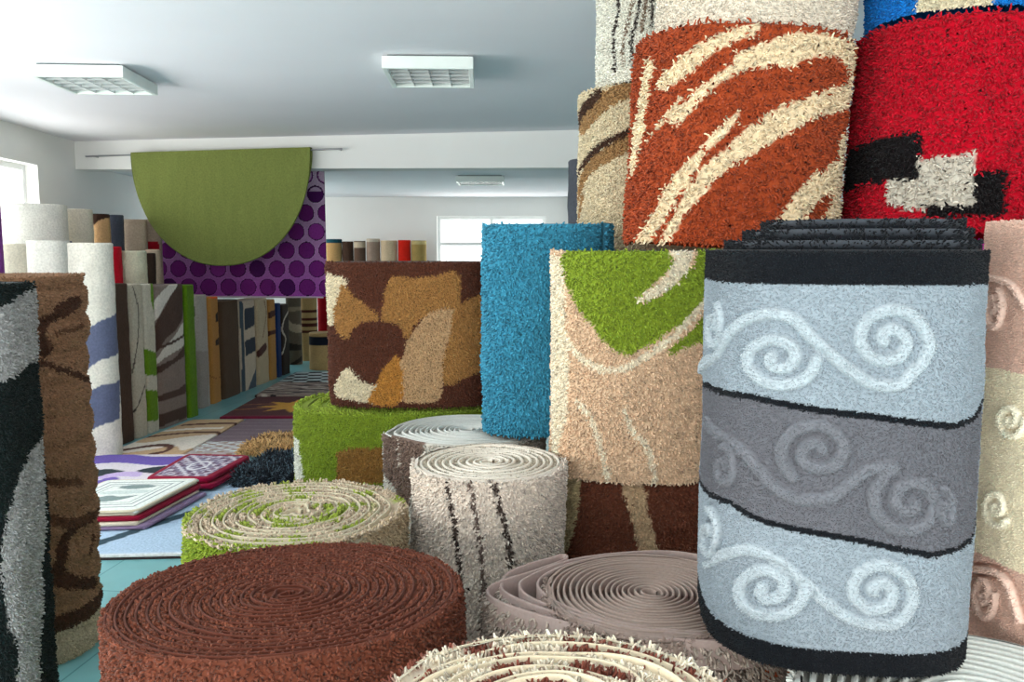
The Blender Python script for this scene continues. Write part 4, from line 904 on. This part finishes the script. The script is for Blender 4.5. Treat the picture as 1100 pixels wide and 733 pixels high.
# piled mats
WQ = [(-2.52, 4.36), (-1.985, 4.41), (-1.885, 5.04), (-2.42, 5.0)]
sh = lambda q, dx, dy=0., g=0.: [(q[0][0] + dx, q[0][1] + dy - g), (q[1][0] + dx + g, q[1][1] + dy - g), (q[2][0] + dx + g, q[2][1] + dy), (q[3][0] + dx, q[3][1] + dy)]
mat_thing(sh(WQ, .05, -.02), .032, .022, layered((150, 130, 168), []), (140, 118, 150), 'greyish purple folded mat, lowest of the mat pile', MT)
mat_thing(sh(WQ, .01, -.03), .055, .018, layered((206, 192, 176), []), (206, 192, 174), 'cream folded mat between the purple and the dark red ones', MT)
mat_thing(sh(WQ, .015, -.01), .0735, .026, layered((128, 14, 44), []), (134, 12, 44), 'dark red folded mat under the white patterned one', MT)
mat_thing(sh(WQ, -.01, .0), .100, .012, layered((206, 200, 186), []), (200, 190, 172), 'thin ivory mat directly under the white patterned one', MT)
DG = (92, 108, 116)
sq = lambda m: [(m, m), (1 - m, m), (1 - m, 1 - m), (m, 1 - m), (m, m)]
mat_thing(WQ, .1125, .018, layered((222, 228, 224), [['line', DG, .02, 0, sq(.10)], ['line', DG, .02, 0, sq(.17)], ['line', (150, 164, 166), .015, 0, sq(.23)],
    poly((120, 138, 138), [(.3, .3), (.45, .26), (.62, .32), (.7, .45), (.55, .42), (.4, .46)], 1), poly((196, 208, 206), [(.3, .5), (.7, .52), (.7, .62), (.3, .6)], 1), poly((120, 138, 138), [(.32, .72), (.5, .66), (.7, .72), (.6, .8), (.4, .8)], 1)]),
    (206, 196, 170), 'white folded mat with grey line borders on top of the pile', MT)
PQ = [(-2.235, 5.13), (-1.865, 5.12), (-1.785, 5.70), (-2.215, 5.74)]
mat_thing(sh(PQ, .035, -.02), .046, .03, layered((132, 14, 48), []), (128, 10, 50), 'plain crimson folded mat under the oriental patterned one', MT)
def orient(u, v):
    c, _ = pattern([['line', (190, 180, 190), .025, 0, sq(.13)], ['line', (110, 20, 50), .02, 0, sq(.19)]], (120, 112, 136), u, v)
    k = (np.sin(u * 40) * np.sin(v * 46) + np.sin((u + v) * 31) * .6) > .25
    m = (u > .07) & (u < .93) & (v > .07) & (v < .93)
    c = np.where((k & m)[..., None], lin((190, 186, 196)), c)
    k2 = np.sin(u * 23 + 2) * np.sin(v * 27 + 1) > .6
    c = np.where((k2 & m)[..., None], lin((84, 56, 84)), c)
    d = np.hypot((u - .5) * 1.2, v - .5)
    c = np.where(((d < .2) & (d > .15))[..., None], lin((206, 206, 212)), c)
    return np.where((~m)[..., None], lin((136, 12, 48)), c)
mat_thing(PQ, .077, .034, orient, (140, 10, 52), 'crimson bordered mat with grey oriental pattern', MT)
# aisle rugs
o, _ = slab([(-2.98, 6.08), (-2.40, 6.1), (-2.36, 7.42), (-2.80, 7.4)], 0, .02, layered((196, 164, 128), [
    poly((226, 216, 204), [(-.1, .0), (.3, .05), (.7, .2), (.95, .1), (1.1, .5), (.6, .45), (.2, .3), (-.1, .3)], 1), curve((90, 52, 38), .07, [(.1, .1), (.4, .22), (.65, .2), (.72, .08), (.6, .0)]),
    curve((90, 52, 38), .05, [(.0, .45), (.4, .55), (.8, .58), (1.1, .55)]), curve((226, 216, 204), .06, [(.0, .62), (.4, .68), (.9, .7)]), curve((90, 52, 38), .05, [(.1, .8), (.5, .84), (1.1, .84)])]), name='floor_rug')
tag(o, 'beige rug with brown curves and white waves in front of the upright folded row', 'rug', FR)
def mosaic(u, v):
    c, _ = pattern([poly((170, 160, 160), [(-.1, -.1), (1.1, -.1), (1.1, .30), (-.1, .30)])], (112, 94, 104), u, v)
    k = (np.sin(u * 60) * np.sin(v * 90) > .1) & (v < .30) & (v > .03)
    c = np.where(k[..., None], lin((206, 214, 214)), c)
    k = (np.sin(u * 47 + 1) * np.sin(v * 70 + 2) > .5) & (v < .30)
    c = np.where(k[..., None], lin((150, 120, 104)), c)
    return np.where(((np.sin(v * 60 + u * 3) > .8) & (v > .3))[..., None], lin((128, 110, 118)), c)
o, _ = slab([(-2.39, 6.12), (-1.25, 6.2), (-1.2, 7.45), (-2.34, 7.42)], 0, .02, mosaic, 110, 110, name='floor_rug')
tag(o, 'mauve rug with a pale mosaic border beyond the mat pile', 'rug', FR)
STAR = []
for i in range(16):
    a = math.pi * 2 * i / 16 + .15; rr = (.34, .17)[i % 2]
    STAR.append((.42 + rr * .85 * math.cos(a), .5 + rr * math.sin(a)))
o, _ = slab([(-2.60, 7.50), (-1.35, 7.52), (-1.3, 8.58), (-2.58, 8.55)], 0, .022, layered((74, 26, 32), [curve((150, 96, 56), .03, [(0, .3), (.3, .42), (.5, .4)]), curve((150, 96, 56), .025, [(0, .55), (.25, .6), (.5, .5)]), poly((196, 142, 48), STAR), poly((110, 20, 50), [(-.1, -.1), (1.1, -.1), (1.1, .04), (-.1, .04)])]), name='floor_rug')
tag(o, 'maroon rug with a golden star shape', 'rug', FR)
def leopard(u, v):
    k = noise2(u * 9 + v * 3, v * 14, 1.6, 21)
    return np.where((k > .3)[..., None], lin((52, 42, 42)), np.where((k < -.5)[..., None], lin((196, 184, 172)), lin((142, 124, 116))))
o, _ = slab([(-2.62, 8.62), (-1.3, 8.62), (-1.3, 9.45), (-2.62, 9.45)], 0, .03, leopard, 90, 60, name='floor_rug')
tag(o, 'spotted grey taupe rug beyond the golden star one', 'rug', FR)
def brush(u, v):
    k = np.sin(u * 26 + 3 * v) * np.sin(v * 20 - 5 * u)
    return np.where((k > .0)[..., None], lin((176, 188, 190)), lin((20, 24, 28)))
o, _ = slab([(-2.62, 9.5), (-1.3, 9.5), (-1.3, 10.25), (-2.62, 10.25)], 0, .03, brush, 70, 50, name='floor_rug')
tag(o, 'black and pale grey brushstroke rug, farthest down the aisle', 'rug', FR)
SK = [(-1.74, 5.22), (-1.26, 5.22), (-1.22, 5.80), (-1.68, 5.80)]
def dk(u, v): return np.where((noise2(u * 30, v * 30, 1., 2) > .2)[..., None], lin((74, 92, 104)), lin((26, 32, 40)))
o, _ = slab(SK, .031, .06, dk, 40, 40, name='folded_rug', mat=PILE, r=.03, wave=.012, tuft=(.055, .007, 5200, .7), seed=6)
tag(o, 'dark slate blue long-haired shag rug folded behind the green spiral roll', 'rug', FR)
o, _ = slab([(-1.98, 6.08), (-1.42, 6.1), (-1.40, 6.55), (-1.9, 6.52)], .021, .05, layered((196, 160, 110), [curve((110, 76, 44), .12, [(0, .5), (.4, .6), (1, .5)])]), 40, 40, name='folded_rug', mat=PILE, r=.02, wave=.01, tuft=(.045, .009, 2400, .7), seed=9)
tag(o, 'tan long-haired shag rug lying behind the dark slate one', 'rug', FR)


# ---------------------------------------------------------------- rugs hung from poles
POLE_A, POLE_B = np.array([-4.50, 9.195, 2.478]), np.array([-1.70, 8.735, 2.503])
pd = (POLE_B - POLE_A) / np.linalg.norm(POLE_B - POLE_A); pn = np.array([pd[1], -pd[0], 0]); pn /= np.linalg.norm(pn)
pole = tag(empty('hanging_pole', tuple(POLE_A)), 'thin metal pole along the beam carrying the green half circle rug', 'pole')
b = Buf(); b.tube([(0, 0, 0), tuple(POLE_B - POLE_A)], .009); b.build('rod', METAL, pole)
for k in (.03, .985):
    b = Buf(); p0 = (POLE_B - POLE_A) * k; b.tube([p0, p0 - pn * .085], .009); b.build('bracket', METAL, pole)

def half_round():
    c0 = (POLE_A + (POLE_B - POLE_A) * .537)
    W, D = .985, 1.155
    g = Buf(); nx, nz = 120, 80; tops = None
    for side, sgn in ((1, 1), (-1, -1)):
        u = np.linspace(-1, 1, nx); t = np.linspace(0, 1, nz)
        U, T = np.meshgrid(np.sin(u * math.pi / 2), t)
        drop = (D if side > 0 else D * .80) * np.sqrt(np.clip(1 - np.abs(U) ** 2.15, 0, 1)) ** .95
        for inner in (0, 1):
            off = sgn * ((.026 if not inner else .013) + .014 * np.abs(noise2(U * 3 + 4, T * 1.5, 1.2, 3)) * T)
            zz = (.024 if not inner else .014) - T * (drop + .02)
            P = pd * (U * W)[..., None] + pn * off[..., None] + np.array([0, 0, 1.0]) * zz[..., None]
            c = lin((114, 124, 66)) * (1 + .06 * noise2(U * 20, T * 3, 1.2, 8) + .04 * noise2(U * 3, T * 3, 1.0, 9))[..., None]
            g.grid(P, c, flip=(sgn > 0) ^ bool(inner))
            tops = P[0] if side > 0 and inner == 0 else tops
            if side < 0 and inner == 0: g.grid(np.stack([tops, P[0]]), np.stack([c[0], c[0]]))
            if inner == 0: edge = P[-1]
            else: g.grid(np.stack([edge, P[-1]]), lin((108, 122, 54)))
    o = g.build('hanging_rug', FLATPILE); o.location = tuple(c0)
    tag(o, 'big plain green round rug hung folded into a half circle over the pole', 'hanging rug')
half_round()

def purple_rug():
    A, B = np.array([-3.93, 9.58, 0]), np.array([-2.035, 9.42, 0])
    d = B - A; L = np.linalg.norm(d); d /= L; n = np.array([d[1], -d[0], 0])
    zt, zb = 2.345, .985
    root = tag(empty('hanging_rug', tuple(A)), 'purple rug with dark discs hanging behind the green half circle', 'hanging rug')
    nx, nz = 240, 180
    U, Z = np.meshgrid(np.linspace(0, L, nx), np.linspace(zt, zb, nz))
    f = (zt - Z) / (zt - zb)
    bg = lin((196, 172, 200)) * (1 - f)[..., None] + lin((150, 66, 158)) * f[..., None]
    g = .225; row = np.floor((Z - zb) / (g * .9)); xx = (U + (row % 2) * g / 2) % g - g / 2; yy = (Z - zb) % (g * .9) - g * .45
    dd = np.hypot(xx, yy); idx = np.floor((U + (row % 2) * g / 2) / g) + row * 7
    dark = (np.sin(idx * 12.9) * 43758.5) % 1
    disc = np.where((dark < .25)[..., None], lin((78, 26, 90)), np.where((dark < .8)[..., None], lin((112, 36, 116)), lin((136, 52, 140))))
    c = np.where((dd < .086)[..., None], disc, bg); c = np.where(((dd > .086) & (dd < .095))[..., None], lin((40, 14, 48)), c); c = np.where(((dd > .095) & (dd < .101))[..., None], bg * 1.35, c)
    ring = (f < .16); c = np.where((ring & (dd < .075))[..., None], bg, c)
    off = .012 * np.sin(U * 5) * f + .006 * noise2(U * 2, Z * 2, 1., 4)
    def pos(o): return d * U[..., None] + n * (off + o)[..., None] + np.array([0, 0, 1.]) * Z[..., None]
    b = Buf(); F, K = pos(.006), pos(-.006)
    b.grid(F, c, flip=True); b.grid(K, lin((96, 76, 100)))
    for s_ in (np.s_[:, 0], np.s_[:, -1], np.s_[0], np.s_[-1]): b.grid(np.stack([F[s_], K[s_]]), lin((70, 40, 76)))
    b.build('pile', FLATPILE, root)
    h = Buf(); hp = pos(0)[-1]; h.tube(hp[::6] - np.array([0, 0, .006]), .011, lin((190, 170, 186)), 8); o = h.build('hem', BACKING, root); o['label'] = 'pale hem along the bottom'
    pr = tag(empty('hanging_pole', tuple(A + np.array([0, 0, zt + .021]))), 'short pole under the back ceiling carrying the purple rug', 'pole')
    b = Buf(); b.tube([-d * .1, d * (L + .14)], .012); b.build('rod', METAL, pr)
    for k in (.04, L + .08):
        b = Buf(); b.tube([d * k, d * k + np.array([0, 0, .062])], .006); b.build('hanger', METAL, pr)
purple_rug()


# ---------------------------------------------------------------- ceiling lights
def ceiling_light(loc, w, l, label, rz=0.0):
    root = tag(empty('ceiling_light', loc, (0, 0, rz)), label, 'ceiling light', 'square louvred ceiling lights')
    hgt, t = .085, .028
    b = Buf()
    b.box((-w / 2, -l / 2, -hgt), (w / 2, -l / 2 + t, -.012)); b.box((-w / 2, l / 2 - t, -hgt), (w / 2, l / 2, -.012))
    b.box((-w / 2, -l / 2 + t, -hgt), (-w / 2 + t, l / 2 - t, -.012)); b.box((w / 2 - t, -l / 2 + t, -hgt), (w / 2, l / 2 - t, -.012))
    b.build('housing', LAMPWHITE, root, smooth=False, bevel=.004)
    b = Buf(); b.box((-w / 2 + .03, -l / 2 + .03, -.014), (w / 2 - .03, l / 2 - .03, 0)); b.build('back_plate', LAMPIN, root, smooth=False)
    lv = Buf(); iw, il = w - 2 * t, l - 2 * t
    for i in range(1, 4):                                 # curved mirror blades along, flat ones across
        x = -iw / 2 + iw * i / 4
        z = np.linspace(0, 1, 7); wd = .002 + .016 * z ** 2
        for sgn in (1, -1):
            P = np.stack([np.stack([x + sgn * wd, np.full(7, y), -.079 + .045 * z], -1) for y in (-il / 2, il / 2)])
            lv.grid(P, (.5, .5, .5), flip=sgn > 0)
    for j in range(1, 5):
        y = -il / 2 + il * j / 5
        lv.box((-iw / 2, y - .002, -.078), (iw / 2, y + .002, -.036))
    lv.build('louvre', LOUVRE, root, smooth=False)
    for i in range(4):
        b = Buf(); x = -iw / 2 + iw * (i + .5) / 4; b.tube([(x, -il / 2 + .02, -.030), (x, il / 2 - .02, -.030)], .012, k=12); b.build('tube', TUBE, root)
ceiling_light((-2.72, 5.77, 2.65), .56, .64, 'unlit square louvred light at the left of the front ceiling', math.radians(4))
ceiling_light((-.51, 5.52, 2.65), .54, .62, 'unlit square louvred light in the middle of the front ceiling', math.radians(2))
ceiling_light((-.40, 11.1, 2.42), .60, .62, 'small distant louvred light on the lower back ceiling')


# ---------------------------------------------------------------- the room
def structure(b, name, mat, bevel=0.0):
    o = b.build(name, mat, None, smooth=False, bevel=bevel)
    return tag(o, kind='structure')


def wall_with_holes(name, A, B, z0, z1, holes, thick=.24, mat=None):
    """upright wall from A to B (inner face), holes as (along0, along1, zlow, zhigh)"""
    A, B = np.array(A, float), np.array(B, float); L = np.linalg.norm(B - A)
    xs = sorted({0, L, *[h[0] for h in holes], *[h[1] for h in holes]}); zs = sorted({z0, z1, *[h[2] for h in holes], *[h[3] for h in holes]})
    b = Buf()
    for xa, xb in zip(xs[:-1], xs[1:]):
        for za, zb in zip(zs[:-1], zs[1:]):
            mx, mz = (xa + xb) / 2, (za + zb) / 2
            if any(h[0] < mx < h[1] and h[2] < mz < h[3] for h in holes): continue
            b.box((xa, 0, za), (xb, thick, zb))
    o = structure(b, name, mat or WALL)
    o.location = (A[0], A[1], 0); o.rotation_euler = (0, 0, math.atan2(B[1] - A[1], B[0] - A[0]))
    return o


def window(name, A, B, hole, thick=.24, mull=(), trans=(), fr=.055, deep=.12):
    A, B = np.array(A, float), np.array(B, float)
    root = empty(name, (A[0], A[1], 0), (0, 0, math.atan2(B[1] - A[1], B[0] - A[0]))); tag(root, kind='structure')
    x0, x1, z0, z1 = hole; y0, y1 = deep, deep + .06
    b = Buf()
    b.box((x0, y0, z0), (x0 + fr, y1, z1)); b.box((x1 - fr, y0, z0), (x1, y1, z1)); b.box((x0 + fr, y0, z1 - fr), (x1 - fr, y1, z1)); b.box((x0 + fr, y0, z0), (x1 - fr, y1, z0 + fr))
    for m in mull: b.box((m - fr / 2, y0, z0 + fr), (m + fr / 2, y1, z1 - fr))
    xs = [x0 + fr] + [m for m in mull] + [x1 - fr]
    for t in trans:
        for a_, b_ in zip(xs[:-1], xs[1:]): b.box((a_ + (fr / 2 if a_ in mull else 0), y0 + .003, t - .03), (b_ - (fr / 2 if b_ in mull else 0), y1 - .003, t + .03))
    b.build('window_frame', FRAME, root, smooth=False, bevel=.004)
    g = Buf(); g.box((x0 + fr * .5, y0 + .027, z0 + fr * .5), (x1 - fr * .5, y0 + .033, z1 - fr * .5)); g.build('window_pane', GLASS, root, smooth=False)
    s = Buf(); s.box((x0 - .03, -.03, z0 - .035), (x1 + .03, deep, z0)); s.build('window_sill', FRAME, root, smooth=False, bevel=.004)
    return root


wl = lambda y: (-4.54 - .08 * (y - 7.6), y)
LA, LB = wl(16.0), wl(-3.0)               # runs towards the camera so that its outside is the street side
LL = math.hypot(LB[0] - LA[0], LB[1] - LA[1])
al = lambda y: (16.0 - y) / 19.0 * LL
h1 = (al(8.45), al(6.2), 1.25, 2.315); h2 = (al(5.2), al(2.2), .9, 2.4); h3 = (al(1.4), al(-1.8), .9, 2.4); h6 = (al(14.2), al(11.7), .95, 2.25)
LA2, LB2 = LB, LA
flip = lambda h: (LL - h[1], LL - h[0], h[2], h[3])
WL = [flip(h) for h in (h1, h2, h3, h6)]
wall_with_holes('wall_left', LB, LA, 0, 2.9, WL)
window('window_1', LB, LA, WL[0], mull=(WL[0][0] + 1.1,), trans=())
window('window_2', LB, LA, WL[1], mull=(WL[1][0] + 1.5,))
window('added_fill_window', LB, LA, WL[3], mull=(WL[3][0] + 1.35,))  # unseen window, added so that the back room gets brighter
window('window_3', LB, LA, WL[2], mull=(WL[2][0] + 1.6,))
WB = [(2.0, 3.98, .95, 2.09)]               # back wall from x=-5.4
BA, BB = (-5.5, 15.3), (3.6, 15.3)
hb = (5.5 - 1.33, 5.5 + .60, .95, 2.09)
wall_with_holes('wall_back', BA, BB, 0, 2.7, [hb])
window('window_4', BA, BB, hb, mull=(5.5 - .363,), trans=(1.60,), fr=.06)
wall_with_holes('wall_right', (3.5, 15.5), (3.5, -3.0), 0, 2.9, [])
FA, FB = (3.5, -2.6), (-4.0, -2.6)
hf = (.8, 6.4, .25, 2.45)
wall_with_holes('wall_front', FA, FB, 0, 2.9, [hf])
window('window_5', FA, FB, hf, mull=(2.6, 4.5), fr=.07)
wall_with_holes('wall_side', (.98, 15.3), (.98, 11.4), 0, 2.42, [], thick=.12)
b = Buf(); b.box((-6, -3.2, -.1), (4, 16, 0)); structure(b, 'floor', tile_material())
b = Buf(); b.box((-6, -3.2, 2.65), (4, 9.75, 2.85)); structure(b, 'ceiling', CEIL)
# the downstand beam between the two rooms
P0, P1 = np.array([-4.75, 9.34]), np.array([3.6, 7.97]); d = P1 - P0; L = np.linalg.norm(d)
b = Buf(); n = 24
x = np.linspace(0, L, n)
zb = 2.356 - .0118 * x
V = np.stack([np.stack([x, np.full(n, y), z], -1) for y, z in ((0, np.full(n, 2.655)), (0, zb), (.30, zb), (.30, np.full(n, 2.655)))], 0)
b.grid(V, (.5, .5, .5), flip=False); b.add(V[:, 0], [(0, 1, 2, 3)]); b.add(V[:, -1], [(3, 2, 1, 0)]); b.grid(np.stack([V[3], V[0]]), (.5, .5, .5))
o = structure(b, 'trim_1', WALL); o.location = (P0[0], P0[1], 0); o.rotation_euler = (0, 0, math.atan2(d[1], d[0]))
b = Buf(); k = d / L; m = P0 + np.array([-k[1], k[0]]) * .15
ya, yb = [m[1] + (x_ - m[0]) * k[1] / k[0] for x_ in (-6, 4)]
v = [(-6, ya, 2.42), (4, yb, 2.42), (4, 16, 2.42), (-6, 16, 2.42)]; v += [(x_, y_, 2.60) for x_, y_, _ in v]
b.add(v, [(0, 3, 2, 1), (4, 5, 6, 7), (0, 1, 5, 4), (1, 2, 6, 5), (2, 3, 7, 6), (3, 0, 4, 7)]); structure(b, 'ceiling_back', CEIL)

# ---------------------------------------------------------------- light: overcast daylight, and a fill added for the back room
w = bpy.data.worlds.new('sky'); scene.world = w; w.use_nodes = True
bgn = w.node_tree.nodes['Background']; bgn.inputs['Color'].default_value = (.97, .985, 1.0, 1); bgn.inputs['Strength'].default_value = 2.2


def daylight(name, loc, rot, sx, sy, power, col=(1.0, .965, .915)):
    l = bpy.data.lights.new(name, 'AREA'); l.shape = 'RECTANGLE'; l.size = sx; l.size_y = sy; l.energy = power; l.color = col
    o = bpy.data.objects.new(name, l); link(o); o.location = loc; o.rotation_euler = rot
    return o


up = math.radians(28)                        # overcast sky plus light thrown up from the bright street
q = -math.pi / 2
daylight('daylight_window_1', (-4.90, 7.3, 1.80), (0, q - up, 0), 1.0, 2.1, 50)
daylight('daylight_window_2', (-4.66, 3.7, 1.65), (0, q - up, 0), 1.4, 2.8, 205)
daylight('daylight_window_3', (-4.30, -.2, 1.65), (0, q - up, 0), 1.4, 3.0, 170)
daylight('daylight_window_4', (-.37, 15.75, 1.5), (-math.pi / 2 - up, 0, 0), 1.8, 1.05, 60)
daylight('daylight_window_5', (-.1, -3.0, 1.35), (math.pi / 2 + up * 1.4, 0, 0), 5.4, 2.1, 350)
daylight('back_room_fill_light', (-5.45, 12.95, 1.65), (0, q - up, 0), 1.3, 2.6, 130)  # fill lamp at the added unseen window, lifts the back room

# ---------------------------------------------------------------- camera and picture
cam = bpy.data.cameras.new('camera'); co = bpy.data.objects.new('camera', cam); link(co)
co.location = EYE; co.rotation_euler = (math.radians(90 - PITCH), 0, 0)
cam.sensor_width = 36.0; cam.lens = 36.0 * FOCAL_PX / 1100.0; cam.clip_start = .05
scene.camera = co
vs = scene.view_settings
vs.view_transform = 'Standard'; vs.look = 'None'; vs.exposure = -0.17; vs.gamma = 1.0; vs.use_curve_mapping = False
scene.cycles.use_denoising = True
scene.cycles.max_bounces = 10; scene.cycles.diffuse_bounces = 6; scene.cycles.transparent_max_bounces = 16
